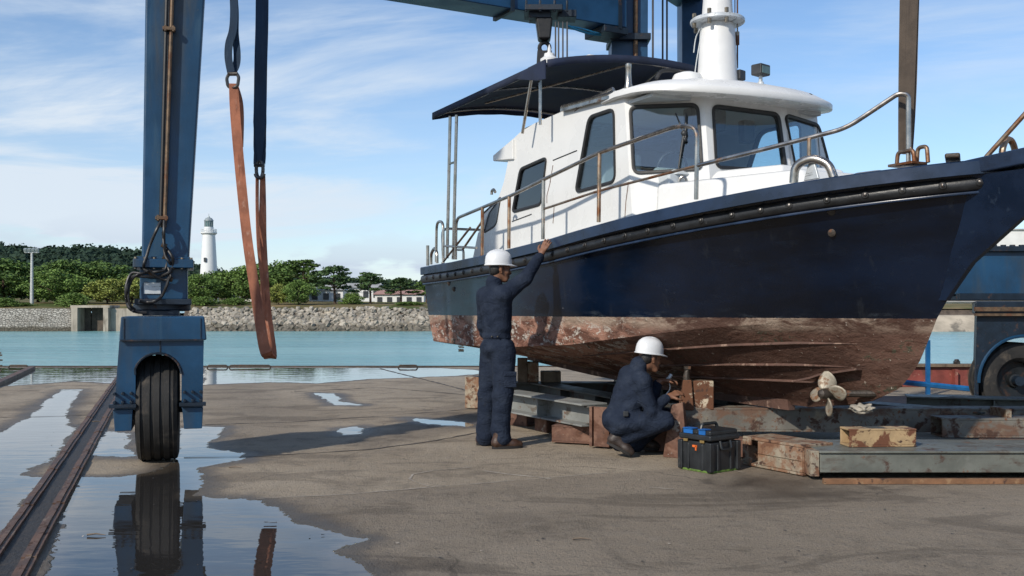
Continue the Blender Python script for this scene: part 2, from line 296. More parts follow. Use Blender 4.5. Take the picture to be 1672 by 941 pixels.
# ------------------------------------------------------------------ mesh building
class MB:
    def __init__(s): s.v = []; s.f = []; s.mi = []; s.mats = []
    def m(s, mt):
        if mt not in s.mats: s.mats.append(mt)
        return s.mats.index(mt)
    def add(s, vs, fs, mt=None):
        o = len(s.v); s.v += [Vector(p) for p in vs]; s.f += [[i+o for i in f] for f in fs]
        s.mi += [s.m(mt) if mt else 0]*len(fs); return s
    def box(s, c, size, rz=0.0, mt=None, R=None):
        c = Vector(c); h = [x/2 for x in size]
        R = R or Matrix.Rotation(rz, 3, 'Z')
        vs = [c + R @ Vector((sx*h[0], sy*h[1], sz*h[2])) for sx in (-1,1) for sy in (-1,1) for sz in (-1,1)]
        return s.add(vs, [(0,1,3,2),(4,6,7,5),(0,4,5,1),(2,3,7,6),(0,2,6,4),(1,5,7,3)], mt)
    def hexa(s, bot, top, mt=None):                # four bottom corners (ccw), four top corners
        n = len(bot)
        return s.add(list(bot)+list(top), [tuple(reversed(range(n))), tuple(range(n,2*n))]+[(i,(i+1)%n,n+(i+1)%n,n+i) for i in range(n)], mt)
    def tube(s, pts, r, seg=8, mt=None, cap=True, closed=False):
        pts = [Vector(p) for p in pts]; n = len(pts); rr = r if isinstance(r, (list, tuple)) else [r]*n
        o = len(s.v); ref = None; vs = []
        for i in range(n):
            if closed: tg = pts[(i+1)%n]-pts[i-1]
            else: tg = pts[min(i+1,n-1)]-pts[max(i-1,0)]
            tg.normalize()
            if ref is None:
                ref = tg.orthogonal().normalized()
            ref = (ref - tg*ref.dot(tg)); ref.normalize(); bi = tg.cross(ref)
            vs += [pts[i]+ (ref*math.cos(a)+bi*math.sin(a))*rr[i] for a in (2*math.pi*k/seg for k in range(seg))]
        fs = []
        for i in range(n if closed else n-1):
            for k in range(seg):
                a, b2 = i*seg+k, i*seg+(k+1)%seg; j = ((i+1)%n)*seg
                fs.append((a, b2, j+(k+1)%seg, j+k))
        if cap and not closed:
            fs.append(tuple(reversed(range(seg)))); fs.append(tuple(range((n-1)*seg, n*seg)))
        return s.add(vs, fs, mt)
    def cyl(s, a, b, r, seg=12, mt=None): return s.tube([a, b], r, seg, mt)
    def lathe(s, prof, c, axis=(0,0,1), seg=24, mt=None, cap=True):
        ax = Vector(axis).normalized(); e1 = ax.orthogonal().normalized(); e2 = ax.cross(e1); c = Vector(c)
        vs = []
        for r, z in prof:
            for k in range(seg):
                a = 2*math.pi*k/seg; vs.append(c + ax*z + (e1*math.cos(a)+e2*math.sin(a))*r)
        n = len(prof); fs = [(i*seg+k, i*seg+(k+1)%seg, (i+1)*seg+(k+1)%seg, (i+1)*seg+k) for i in range(n-1) for k in range(seg)]
        if cap: fs += [tuple(reversed(range(seg))), tuple(range((n-1)*seg, n*seg))]
        return s.add(vs, fs, mt)
    def ball(s, c, r, mt=None, seg=10, ring=6):
        r = r if isinstance(r, (list, tuple)) else (r,r,r); c = Vector(c); vs = []; fs = []
        for i in range(ring+1):
            th = math.pi*i/ring
            for k in range(seg):
                a = 2*math.pi*k/seg
                vs.append(c+Vector((r[0]*math.sin(th)*math.cos(a), r[1]*math.sin(th)*math.sin(a), r[2]*math.cos(th))))
        for i in range(ring):
            for k in range(seg): fs.append((i*seg+k,(i+1)*seg+k,(i+1)*seg+(k+1)%seg,i*seg+(k+1)%seg))
        return s.add(vs, fs, mt)
    def ribbon(s, pts, w, t, wdir, mt=None):       # strap along pts, width along wdir(s), thickness t
        pts = [Vector(p) for p in pts]; n = len(pts); vs = []
        for i in range(n):
            tg = (pts[min(i+1,n-1)]-pts[max(i-1,0)]).normalized()
            wd = Vector(wdir[i] if isinstance(wdir, list) else wdir); wd = (wd - tg*wd.dot(tg)).normalized(); nn = tg.cross(wd)
            ww = w[i] if isinstance(w, list) else w
            vs += [pts[i]+wd*ww/2+nn*t/2, pts[i]-wd*ww/2+nn*t/2, pts[i]-wd*ww/2-nn*t/2, pts[i]+wd*ww/2-nn*t/2]
        fs = [(i*4+k, i*4+(k+1)%4, i*4+4+(k+1)%4, i*4+4+k) for i in range(n-1) for k in range(4)]
        fs += [(3,2,1,0), tuple(range((n-1)*4, n*4))]
        return s.add(vs, fs, mt)
    def sweep(s, pts, outs, sec, mt=None, cap=True):   # section [(out,up)] swept along pts with per-point outward dirs
        n = len(pts); m = len(sec); vs = []
        for p, o in zip(pts, outs):
            vs += [Vector(p)+Vector(o)*a+Vector((0,0,b)) for a, b in sec]
        fs = [(i*m+k, i*m+(k+1)%m, (i+1)*m+(k+1)%m, (i+1)*m+k) for i in range(n-1) for k in range(m)]
        if cap: fs += [tuple(reversed(range(m))), tuple(range((n-1)*m, n*m))]
        return s.add(vs, fs, mt)
    def build(s, name, mt=None, parent=None, bevel=0.0, smooth=35, label=None):
        me = bpy.data.meshes.new(name)
        off = parent['_org'] if (parent is not None and '_org' in parent) else (0,0,0)
        off = Vector(off)
        me.from_pydata([tuple(p-off) for p in s.v], [], s.f)
        if mt: me.materials.append(mt)
        else:
            for q in s.mats: me.materials.append(q)
            me.polygons.foreach_set('material_index', s.mi)
        bm = bmesh.new(); bm.from_mesh(me); bmesh.ops.recalc_face_normals(bm, faces=bm.faces); bm.to_mesh(me); bm.free()
        if smooth:
            me.polygons.foreach_set('use_smooth', [True]*len(me.polygons)); me.set_sharp_from_angle(angle=math.radians(smooth))
        o = bpy.data.objects.new(name, me); COL.objects.link(o)
        if parent is not None: o.parent = parent
        if bevel:
            bv = o.modifiers.new('edge', 'BEVEL'); bv.width = bevel; bv.segments = 2; bv.limit_method = 'ANGLE'; bv.angle_limit = math.radians(40)
            if smooth: bv.harden_normals = True
        if label: o['label'] = label
        return o

def tag(o, label, cat, group=None):
    o['label'] = label; o['category'] = cat
    if group: o['group'] = group
    return o
def thing(name, label, cat, loc, group=None, rz=0.0):
    o = bpy.data.objects.new(name, None); COL.objects.link(o); o.empty_display_size = .2
    o.location = loc; o.rotation_euler = (0,0,rz); o['_org'] = tuple(loc)
    return tag(o, label, cat, group)
def structure(o): o['kind'] = 'structure'; return o
def stuff(o, label=None, cat=None):
    o['kind'] = 'stuff'
    if label: o['label'] = label; o['category'] = cat
    return o
def copy_tree(o, parent=None):
    c = o.copy(); COL.objects.link(c)
    if parent is not None: c.parent = parent
    for ch in o.children: copy_tree(ch, c)
    return c
def rounded(poly, r, seg=5):
    out = []; n = len(poly)
    for i in range(n):
        a, b, c = [np.array(poly[j%n], float) for j in (i-1, i, i+1)]
        d1 = a-b; d2 = c-b; l1 = np.linalg.norm(d1); l2 = np.linalg.norm(d2)
        q = min(r, l1*.45, l2*.45); p1 = b+d1/l1*q; p2 = b+d2/l2*q
        for k in range(seg+1):
            t = k/seg; out.append(tuple((1-t)**2*p1+2*t*(1-t)*b+t*t*p2))
    return out
def spline(pts, n=8):
    pts = [Vector(p) for p in pts]; out = []
    for i in range(len(pts)-1):
        p0 = pts[max(i-1,0)]; p1 = pts[i]; p2 = pts[i+1]; p3 = pts[min(i+2,len(pts)-1)]
        for k in range(n):
            t = k/n
            out.append(.5*((2*p1)+(p2-p0)*t+(2*p0-5*p1+4*p2-p3)*t*t+(3*p1-p0-3*p2+p3)*t**3))
    out.append(pts[-1]); return out
def bent(pts, r=.08, n=5):                         # polyline with rounded bends
    pts = [Vector(p) for p in pts]; out = [pts[0]]
    for i in range(1, len(pts)-1):
        a, b, c = pts[i-1], pts[i], pts[i+1]; l1 = (a-b).length; l2 = (c-b).length; q = min(r, l1*.45, l2*.45)
        p1 = b+(a-b)/l1*q; p2 = b+(c-b)/l2*q
        for k in range(n+1):
            t = k/n; out.append((1-t)**2*p1+2*t*(1-t)*b+t*t*p2)
    out.append(pts[-1]); return out
# ------------------------------------------------------------------ camera, sky, sun
cam = bpy.data.cameras.new('camera'); co = bpy.data.objects.new('camera', cam); COL.objects.link(co)
cam.sensor_width = 36; cam.lens = 36*F/1672; cam.clip_end = 8000; cam.clip_start = .05
co.location = (0,0,CH); co.rotation_euler = (math.radians(90),0,0)
cam.shift_y = (V0-470.5)/1672
S.camera = co
SUN_EL, SHX, SHY = 33.0, .60, .80                  # elevation, horizontal direction in which shadows fall
w = bpy.data.worlds.new('World'); S.world = w; w.use_nodes = True
t = w.node_tree; t.nodes.clear()
wo = N(t, 'ShaderNodeOutputWorld'); bg = N(t, 'ShaderNodeBackground'); bg2 = N(t, 'ShaderNodeBackground'); mx = N(t, 'ShaderNodeMixShader')
sk = N(t, 'ShaderNodeTexSky'); sk.sky_type = 'NISHITA'; sk.sun_disc = False
sk.sun_elevation = math.radians(SUN_EL); sk.sun_rotation = math.atan2(-SHX, -SHY); sk.air_density = 1.0; sk.dust_density = .3; sk.ozone_density = 4.5
t.links.new(sk.outputs[0], bg.inputs[0]); bg.inputs[1].default_value = .15
tc = N(t, 'ShaderNodeTexCoord'); sp = N(t, 'ShaderNodeSeparateXYZ'); t.links.new(tc.outputs['Generated'], sp.inputs[0])
zz = math_(t, 'ADD', math_(t, 'MAXIMUM', sp.outputs['Z'], 0.0), .16)
cx = math_(t, 'DIVIDE', sp.outputs['X'], zz); cy = math_(t, 'DIVIDE', sp.outputs['Y'], zz)
cb = N(t, 'ShaderNodeCombineXYZ'); t.links.new(cx, cb.inputs[0]); t.links.new(cy, cb.inputs[1])
def wnoise(scale, det, rough, sc, off, dist=0.0, rot=0.0):
    mp = N(t, 'ShaderNodeMapping'); mp.inputs['Scale'].default_value = sc; mp.inputs['Location'].default_value = off; mp.inputs['Rotation'].default_value = (0,0,rot)
    nz = N(t, 'ShaderNodeTexNoise'); nz.inputs['Scale'].default_value = scale; nz.inputs['Detail'].default_value = det; nz.inputs['Roughness'].default_value = rough; nz.inputs['Distortion'].default_value = dist
    t.links.new(cb.outputs[0], mp.inputs[0]); t.links.new(mp.outputs[0], nz.inputs[0]); return nz.outputs['Fac']
c1 = ramp(t, wnoise(.95, 9, .60, (.62,1.15,1), (2.2,4.6,0), .8, .25), .43, .64)
c2 = ramp(t, wnoise(.34, 5, .55, (.8,1.2,1), (1.3,.7,0)), .38, .60)
c3 = ramp(t, wnoise(3.2, 8, .62, (.30,1.5,1), (5.2,1.6,0), .6, .35), .44, .70)
veil = math_(t, 'MULTIPLY', c1, math_(t, 'ADD', math_(t, 'MULTIPLY', c2, .60), .22))
lefty = ramp(t, sp.outputs['X'], .30, -.40)
veil = math_(t, 'ADD', veil, math_(t, 'MULTIPLY', math_(t, 'MULTIPLY', c3, c2), .22))
veil = math_(t, 'MULTIPLY', veil, math_(t, 'ADD', math_(t, 'MULTIPLY', lefty, .45), .60))
# low cumulus bank near the horizon
mp = N(t, 'ShaderNodeMapping'); mp.inputs['Scale'].default_value = (9,9,26); nz = N(t, 'ShaderNodeTexNoise'); nz.inputs['Scale'].default_value = 1.0; nz.inputs['Detail'].default_value = 7
t.links.new(tc.outputs['Generated'], mp.inputs[0]); t.links.new(mp.outputs[0], nz.inputs[0])
bank = math_(t, 'MULTIPLY', ramp(t, nz.outputs['Fac'], .47, .58), ramp(t, sp.outputs['Z'], .10, .03))
hz = math_(t, 'MULTIPLY', ramp(t, sp.outputs['Z'], .32, .0), math_(t, 'ADD', math_(t, 'MULTIPLY', lefty, .26), .16))
fac = math_(t, 'MINIMUM', math_(t, 'ADD', math_(t, 'ADD', veil, hz), math_(t, 'MULTIPLY', bank, .55)), .93)
ccol = mixc(t, math_(t, 'MULTIPLY', bank, .8), (.76,.85,.95), (.54,.63,.78))
t.links.new(ccol, bg2.inputs[0]); bg2.inputs[1].default_value = .97
t.links.new(fac, mx.inputs[0]); t.links.new(bg.outputs[0], mx.inputs[1]); t.links.new(bg2.outputs[0], mx.inputs[2]); t.links.new(mx.outputs[0], wo.inputs[0])
sl = bpy.data.lights.new('sun', 'SUN'); so = bpy.data.objects.new('sun', sl); COL.objects.link(so)
sl.energy = 4.0; sl.angle = math.radians(1.5); sl.color = (1,.93,.82)
e = math.radians(SUN_EL); so.rotation_euler = Vector((SHX*math.cos(e), SHY*math.cos(e), -math.sin(e))).to_track_quat('-Z','Y').to_euler()
S.view_settings.view_transform = 'Standard'; S.view_settings.look = 'None'; S.view_settings.exposure = 0.0; S.view_settings.gamma = 1.0
S.cycles.max_bounces = 8; S.cycles.transparent_max_bounces = 16; S.cycles.use_denoising = True; S.cycles.caustics_reflective = False; S.cycles.caustics_refractive = False

# ------------------------------------------------------------------ ground with puddles
def gpoly(pts): return np.array([[G(u,v)[0], G(u,v)[1]] for u, v in pts])
puds = [
 [(60,975),(123,780),(188,779),(250,772),(286,752),(294,700),(320,696),(368,698),(352,715),(336,732),(403,741),(396,752),(318,764),(334,791),(312,810),(426,818),(457,829),(480,852),(545,868),(599,881),(552,902),(575,918),(640,975)],
 [(100,636),(138,636),(112,665),(104,682),(123,703),(92,749),(42,766),(38,775),(70,782),(0,885),(-60,975),(-500,975),(-420,760),(-100,720),(0,706),(45,682)],
 [(172,702),(212,708),(209,730),(224,748),(188,746),(146,743)],
 [(-200,602),(190,600),(190,626),(120,622),(50,628),(-60,634),(-200,630)],
 [(335,601),(560,601),(690,600),(770,604),(800,609),(740,614),(600,619),(520,626),(440,624),(335,628)],
 [(513,642),(548,643),(556,655),(592,662),(545,662)],[(548,699),(588,696),(598,709),(556,711)],[(1196,792),(1240,783),(1330,790),(1322,802),(1250,806)],
 [(860,655),(980,652),(1100,668),(1000,672),(880,668)],[(1130,634),(1350,636),(1420,652),(1180,654)],[(660,682),(770,690),(770,697),(690,692)],
]
puds = [gpoly(q) for q in puds]
def sdf_poly(px, py, poly):                        # + inside, metres
    d = np.full(px.shape, 1e9); ins = np.zeros(px.shape, bool); n = len(poly)
    for i in range(n):
        a = poly[i]; b = poly[(i+1)%n]; ex, ey = b-a
        wx = px-a[0]; wy = py-a[1]; k = np.clip((wx*ex+wy*ey)/(ex*ex+ey*ey+1e-12), 0, 1)
        d = np.minimum(d, (wx-ex*k)**2+(wy-ey*k)**2)
        c = ((a[1] > py) != (b[1] > py)) & (px < ex*(py-a[1])/(ey if abs(ey) > 1e-9 else 1e-9)+a[0])
        ins ^= c
    d = np.sqrt(d); return np.where(ins, d, -d)
QE = 23.2                                          # quay edge
xs = np.concatenate([[-400,-120,-40,-20], np.arange(-13,13.01,.07), [20,40,120,400]])
ys = np.concatenate([[-300,-60,-10,0,2,3.2], np.arange(3.8,QE,.07), [QE]])
gx, gy = np.meshgrid(xs, ys)
wet = np.full(gx.shape, -9.0)
for k, q in enumerate(puds):
    d = sdf_poly(gx, gy, q)
    # far away the picture squeezes depth, so keep the far strips firmly wet
    if k == 7: d = np.minimum(d*.3-.10, -.08)
    wet = np.maximum(wet, np.where(d > 0, np.minimum(d*1.6, .5), d*1.3) + (.04 if k in (3,4,8,9) else 0.0))
wet = np.clip(wet, -1, .6)
# concrete on the near side of the chalked joint is toned darker
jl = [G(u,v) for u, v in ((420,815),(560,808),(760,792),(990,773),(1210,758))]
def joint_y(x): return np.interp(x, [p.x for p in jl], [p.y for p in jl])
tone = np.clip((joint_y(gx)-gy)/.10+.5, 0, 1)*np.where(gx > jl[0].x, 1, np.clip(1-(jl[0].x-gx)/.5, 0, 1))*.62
tone_patch = gpoly([(335,612),(430,606),(475,640),(545,690),(560,712),(470,735),(400,728),(330,720)])  # dark patch behind the leg: its cast shadow put into the tone
tone = np.maximum(tone, np.clip(sdf_poly(gx, gy, tone_patch)/.9+.2, 0, 1)*.55)
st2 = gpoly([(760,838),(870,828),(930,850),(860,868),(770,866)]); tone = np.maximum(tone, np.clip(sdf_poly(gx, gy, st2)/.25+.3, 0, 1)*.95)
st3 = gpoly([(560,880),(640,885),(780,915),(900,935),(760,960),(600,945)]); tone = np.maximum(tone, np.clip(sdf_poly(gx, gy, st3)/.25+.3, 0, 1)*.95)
leg_shade = gpoly([(690,668),(775,655),(790,690),(770,702),(600,735),(560,725),(640,700)]); tone = np.maximum(tone, np.clip(sdf_poly(gx, gy, leg_shade)/.2+.3, 0, 1)*.7)  # strip of the leg column's shadow painted into the ground tone
ny, nx = gx.shape
me = bpy.data.meshes.new('quay_ground')
vs = np.stack([gx, gy, np.zeros_like(gx)], -1).reshape(-1,3)
# quay face down into the water
face = [(x, QE, -3.0) for x in xs]
idx = np.arange(nx*ny).reshape(ny,nx)
fs = np.stack([idx[:-1,:-1], idx[:-1,1:], idx[1:,1:], idx[1:,:-1]], -1).reshape(-1,4)
b0 = nx*ny; ff = [(idx[-1,i], idx[-1,i+1], b0+i+1, b0+i) for i in range(nx-1)]
me.from_pydata(np.concatenate([vs, np.array(face)]).tolist(), [], fs.tolist()+[tuple(int(q) for q in f) for f in ff])
a = me.attributes.new('wet', 'FLOAT', 'POINT'); a.data.foreach_set('value', np.concatenate([wet.reshape(-1), np.full(nx,-1.0)]).astype(np.float32))
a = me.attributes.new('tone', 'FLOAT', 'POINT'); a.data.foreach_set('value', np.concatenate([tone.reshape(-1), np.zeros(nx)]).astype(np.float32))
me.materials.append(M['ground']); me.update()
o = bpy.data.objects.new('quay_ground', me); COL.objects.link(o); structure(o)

# slab joints and chalk: thin sheets on the concrete
def strip(mb, pts, w, z=.004, jit=.012):
    pts = [Vector(p) for p in pts]; L = []
    for i in range(len(pts)-1):
        n = max(2, int((pts[i+1]-pts[i]).length/.12))
        for k in range(n): L.append(pts[i].lerp(pts[i+1], k/n))
    L.append(pts[-1])
    vs = []; fs = []
    for i, p in enumerate(L):
        tg = (L[min(i+1,len(L)-1)]-L[max(i-1,0)]).normalized(); nn = Vector((-tg.y, tg.x, 0))
        q = p + nn*random.uniform(-jit, jit); ww = w*random.uniform(.35,1.3)
        vs += [Vector((q.x,q.y,z))+nn*ww/2, Vector((q.x,q.y,z))-nn*ww/2]
        if i: fs.append((2*i-2,2*i-1,2*i+1,2*i))
    mb.add(vs, fs)
chalk = mat('chalky joint filler', (.36,.31,.25), .9, 0, .25, 12)
mb = MB(); strip(mb, jl[:3], .022); strip(mb, jl[2:4], .018)
strip(mb, [G(700,795),G(668,783),G(672,775),G(720,768),G(770,764)], .02); strip(mb, [G(790,770),G(900,783)], .03); strip(mb, [G(1180,765),G(1215,772)], .02); strip(mb, [G(1060,797),G(1100,799)], .025)
structure(mb.build('joint_filler', chalk))
seam = mat('dark slab seam', (.055,.047,.04), .9, 0, .3, 12)
mb = MB(); strip(mb, [G(335,694),G(470,690),G(620,680),G(780,668)], .03); strip(mb, [G(-10,682),G(60,681),G(165,678)], .03)
strip(mb, [G(300,748),G(420,746),G(600,735),G(700,722),G(785,706)], .03); strip(mb, [G(620,602),G(700,622),G(770,640)], .05); strip(mb, [G(480,640),G(620,633),G(760,645)], .04)
structure(mb.build('slab_seam', seam))
mb = MB()
for k in range(90):                                # scraps, chips and leaves lying about
    u = random.uniform(20,1650); v = random.uniform(700,940); p = G(u,v); a = random.uniform(0,6.3); r = random.uniform(.005,.014)
    q = [Vector((p.x+r*random.uniform(.5,1.6)*math.cos(a+i*1.57), p.y+r*random.uniform(.5,1.4)*math.sin(a+i*1.57), .005+random.uniform(0,.006))) for i in range(4)]
    mb.add(q, [(0,1,2,3)], M['grit'] if k%6 else chalk)
for u, v in ((142,876),(374,765),(150,690),(935,883)):
    p = G(u,v); mb.tube([p+Vector((0,0,.01)), p+Vector((.05,.01,.014)), p+Vector((.11,0,.008))], [.006,.005,.002], 5, M['timber'])
stuff(mb.build('ground_litter'), 'small chips, leaves and twigs scattered over the concrete quay', 'litter')

o = MB().box((0,QE-.02,-.02),(90,.10,.09)).build('quay_edge', M['prop_dark'], smooth=0); structure(o)
# harbour water out to the horizon
mb = MB(); mb.add([(-4000,QE-.3,-1.5),(4000,QE-.3,-1.5),(4000,6000,-1.5),(-4000,6000,-1.5)], [(0,1,2,3)])
structure(mb.build('harbour_water', M['water'], smooth=0))

# sunken track: two rusty rails with grit between
A0 = Vector((-2.97,5.78,0)); A1 = Vector((-7.29,18.17,0)); td = (A1-A0).normalized(); tn = Vector((td.y,-td.x,0))
tr = thing('crane_track', 'rusty twin steel track let into the wet concrete, running to the quay edge', 'track', tuple(A0))
a_, b_ = A0-td*2.2, A1+td*5.3
for off, wd in ((.035,.075),(.225,.075)):
    mb = MB(); n = 40
    for k in range(n):
        p, q = a_.lerp(b_, k/n), a_.lerp(b_, (k+.999)/n)
        z1 = .028+.004*math.sin(k*2.3)
        c = (p+q)/2+tn*off; mb.box((c.x,c.y,z1/2-.01), ((q-p).length, wd, z1+.02), math.atan2(td.y,td.x))
        mb.box((c.x,c.y,z1+.004), ((q-p).length, wd*.35, .014), math.atan2(td.y,td.x))
    mb.build('rail', M['track'], tr, smooth=0)
mb = MB(); c = (a_+b_)/2+tn*.13; mb.box((c.x,c.y,.002), ((b_-a_).length, .12, .012), math.atan2(td.y,td.x)); mb.build('groove_bed', M['grit'], tr, smooth=0)
# second short rail, far left at the edge
B0, B1 = G(-14,634), G(52,603); bd = (B1-B0).normalized()
o = MB().box(((B0+B1)/2+Vector((0,0,.03))), ((B1-B0).length,.14,.07), math.atan2(bd.y,bd.x)).build('steel_edge_rail', M['track'], bevel=.01)
tag(o, 'short dark steel rail on the wet quay at far left', 'rail')
for k, (u0, u1, lab) in enumerate(((14,46,'low bent steel hoop at the quay edge, left of the crane leg'),(338,372,'low steel hoop at the quay edge just right of the big tyre'),(374,442,'wider low steel hoop at the quay edge under the orange sling'),(650,682,'low steel hoop at the quay edge beneath the stern of the boat'))):
    d = QE-.35; p0, p1 = P(u0,600,d), P(u1,600,d); p0.z = p1.z = 0
    o = MB().tube(bent([p0, p0+Vector((0.03,0,.055)), p1+Vector((-.03,0,.055)), p1], .05), .016, 8).build('mooring_hoop', M['prop_dark']); tag(o, lab, 'mooring hoop', 'mooring hoops on the quay edge')

# ------------------------------------------------------------------ far shore
SH = 131.0
def shore_z(y): return np.interp(y, [SH+3,SH+10,SH+30,SH+80,SH+260], [1.45,2.0,2.6,3.0,6.0])
mb = MB(); nxs = 60; rows = [SH+2.8,SH+5,SH+8,SH+14,SH+30,SH+60,SH+120,SH+260]
X = np.linspace(-260,260,nxs)
vs = [(x, y, float(shore_z(y))+ .25*mnoise.noise(Vector((x*.08,y*.08,0)))*(1 if y > SH+4 else 0)) for y in rows for x in X]
fs = [(r*nxs+i, r*nxs+i+1, (r+1)*nxs+i+1, (r+1)*nxs+i) for r in range(len(rows)-1) for i in range(nxs-1)]
mb.add(vs, fs); structure(mb.build('shore_ground', M['grass']))
def sx(u, d): return (u-U0)/F*d
# stone wall left of the sluice, sluice, return wall
x0, x1 = -120, sx(122,SH)
o = MB().hexa([(x0,SH-.6,-2),(x1,SH-.6,-2),(x1,SH+3.2,-2),(x0,SH+3.2,-2)], [(x0,SH,1.5),(x1,SH,1.5),(x1,SH+3.2,1.5),(x0,SH+3.2,1.5)]).build('quay_wall', M['masonry'], smooth=0)
tag(o, 'pale old stone wall along the far waterline, left of the sluice opening', 'wall')
sl_ = thing('sluice', 'concrete sluice opening with dark timber gates in the far stone wall', 'sluice', (sx(160,SH),SH,-1.5))
xa, xb, xc = sx(120,SH), sx(130,SH), sx(172,SH); xd, xe = sx(180,SH), sx(215,SH)
mb = MB(); mb.box(((xa+xb)/2,SH+1,-.2),(xb-xa,3.4,3.6)); mb.box(((xc+xd)/2,SH+1,-.2),(xd-xc,3.4,3.6)); mb.box(((xa+xd)/2,SH+1.1,1.76),(xd-xa+.3,3.4,.32)); mb.build('surround', M['conc_far'], sl_, smooth=0)
mb = MB()
for k in range(4):
    xx = xb+(xc-xb)*(k+.5)/4; mb.box((xx,SH+1.6+.2*(k%2),-.1),((xc-xb)/4-.06,.2,3.4))
mb.build('gate', M['gate_wood'], sl_, smooth=0)
o = MB().box(((xd+xe+4)/2,SH+1.9,-.15),(xe-xd+4,3.4,3.3)).build('concrete_abutment', M['conc_far'], smooth=0); tag(o, 'plain grey concrete wall between the sluice and the crane leg', 'wall')
M['rock_wet'] = mat('tide wet rock', (.15,.13,.10), .7, 0, .3, 1.1, [((.09,.08,.06), 1.3, .5, .62, V1, .6)], (3,.05))
def ico2(n):
    b = bmesh.new(); bmesh.ops.create_icosphere(b, subdivisions=n, radius=1); r = ([v.co.copy() for v in b.verts], [[v.index for v in f.verts] for f in b.faces]); b.free(); return r
# riprap: too many stones to count
mb = MB()
ico = bmesh.new(); bmesh.ops.create_icosphere(ico, subdivisions=1, radius=1); iv = [v.co.copy() for v in ico.verts]; ifc = [[v.index for v in f.verts] for f in ico.faces]; ico.free()
for k in range(2600):
    x = random.uniform(sx(300,SH), sx(860,SH)); tt = random.random(); r = random.uniform(.24,.62)*(1.05 if tt < .6 else .8)
    if x > sx(690,SH): r *= .8
    c = Vector((x, SH-.2+tt*3.4+random.uniform(-.25,.25), -1.75+tt*3.25))
    sc = Vector((random.uniform(.8,1.5), random.uniform(.7,1.1), random.uniform(.55,.95))); R = Matrix.Rotation(random.uniform(0,6.28),3,'Z')@Matrix.Rotation(random.uniform(-.6,.6),3,'X')
    mb.add([c+R@Vector((q.x*sc.x,q.y*sc.y,q.z*sc.z))*r*random.uniform(.72,1.15) for q in iv], ifc, M['rock'] if tt > .28 else M['rock_wet'])
stuff(mb.build('riprap', None, smooth=0), 'bank of piled pale boulders along the far waterline', 'rock bank')
o = MB().hexa([(sx(290,SH),SH+.2,-2.2),(150,SH+.2,-2.2),(150,SH+4.2,-2.2),(sx(290,SH),SH+4.2,-2.2)], [(sx(290,SH),SH+3.0,1.3),(150,SH+3.0,1.3),(150,SH+4.2,1.3),(sx(290,SH),SH+4.2,1.3)]).build('bank_core', M['gate_wood'], smooth=0); structure(o)  # core coloured dark so gaps between the stones read as shade
# forested hill
mb = MB(); D = 600
def ridge(u): return np.interp(u, [-500,-200,0,30,80,120,180,230,300,340,420,560,640,720,900,1600,2200], [380,392,404,408,416,410,413,418,432,446,462,464,466,474,490,500,500])
us = np.linspace(-500,1100,150); vs = []; fs = []; R_ = 14
for j in range(R_):
    for u in us:
        top = CH+(V0-ridge(u))*D/F; k = j/(R_-1)
        y = D-220*(1-k); z = 2+(top-2)*(k**.8)
        vs.append(((u-U0)/F*D, y, z+ 3.0*mnoise.noise(Vector((u*.05,k*6,1)))*k))
n = len(us)
for j in range(R_-1):
    for i in range(n-1): fs.append((j*n+i, j*n+i+1, (j+1)*n+i+1, (j+1)*n+i))
vs += [((u-U0)/F*D, D+260, 0) for u in us]; fs += [((R_-1)*n+i,(R_-1)*n+i+1,R_*n+i+1,R_*n+i) for i in range(n-1)]
mb.add(vs, fs); structure(mb.build('hill', M['hill']))
mb = MB()
iv2, ifc2 = ico2(2)
for k in range(1500):                               # canopy of the wood on the hill
    u = random.uniform(-200,720); kk = random.random()**.6; top = CH+(V0-ridge(u))*D/F
    y = D-220*(1-kk); z = 2+(top-2)*(kk**.8); r = random.uniform(2.6,5.6)
    if z < 8: continue
    mb.add([Vector(((u-U0)/F*D, y, z+.6))+Vector((q.x*1.25,q.y,q.z*.8))*r*.8 for q in iv], ifc, M['hill'])
    for q_ in range(46):
        d_ = Vector((random.gauss(0,1),random.gauss(0,1),random.gauss(0,1))).normalized()*r*random.uniform(.65,1.12); p_ = Vector(((u-U0)/F*D,y,z+.6))+Vector((d_.x*1.25,d_.y,d_.z*.85)); n_ = (d_.normalized()+Vector((random.gauss(0,.5),random.gauss(0,.5),random.gauss(0,.5)))).normalized(); e1 = n_.orthogonal().normalized(); e2 = n_.cross(e1); s_ = random.uniform(.6,1.4)
        mb.add([p_-e1*s_,p_-e2*s_*.7,p_+e1*s_,p_+e2*s_], [(0,1,2,3)], M['hill'])
stuff(mb.build('hill_wood', None, smooth=0), 'dense dark green wood covering the distant hill', 'wood')

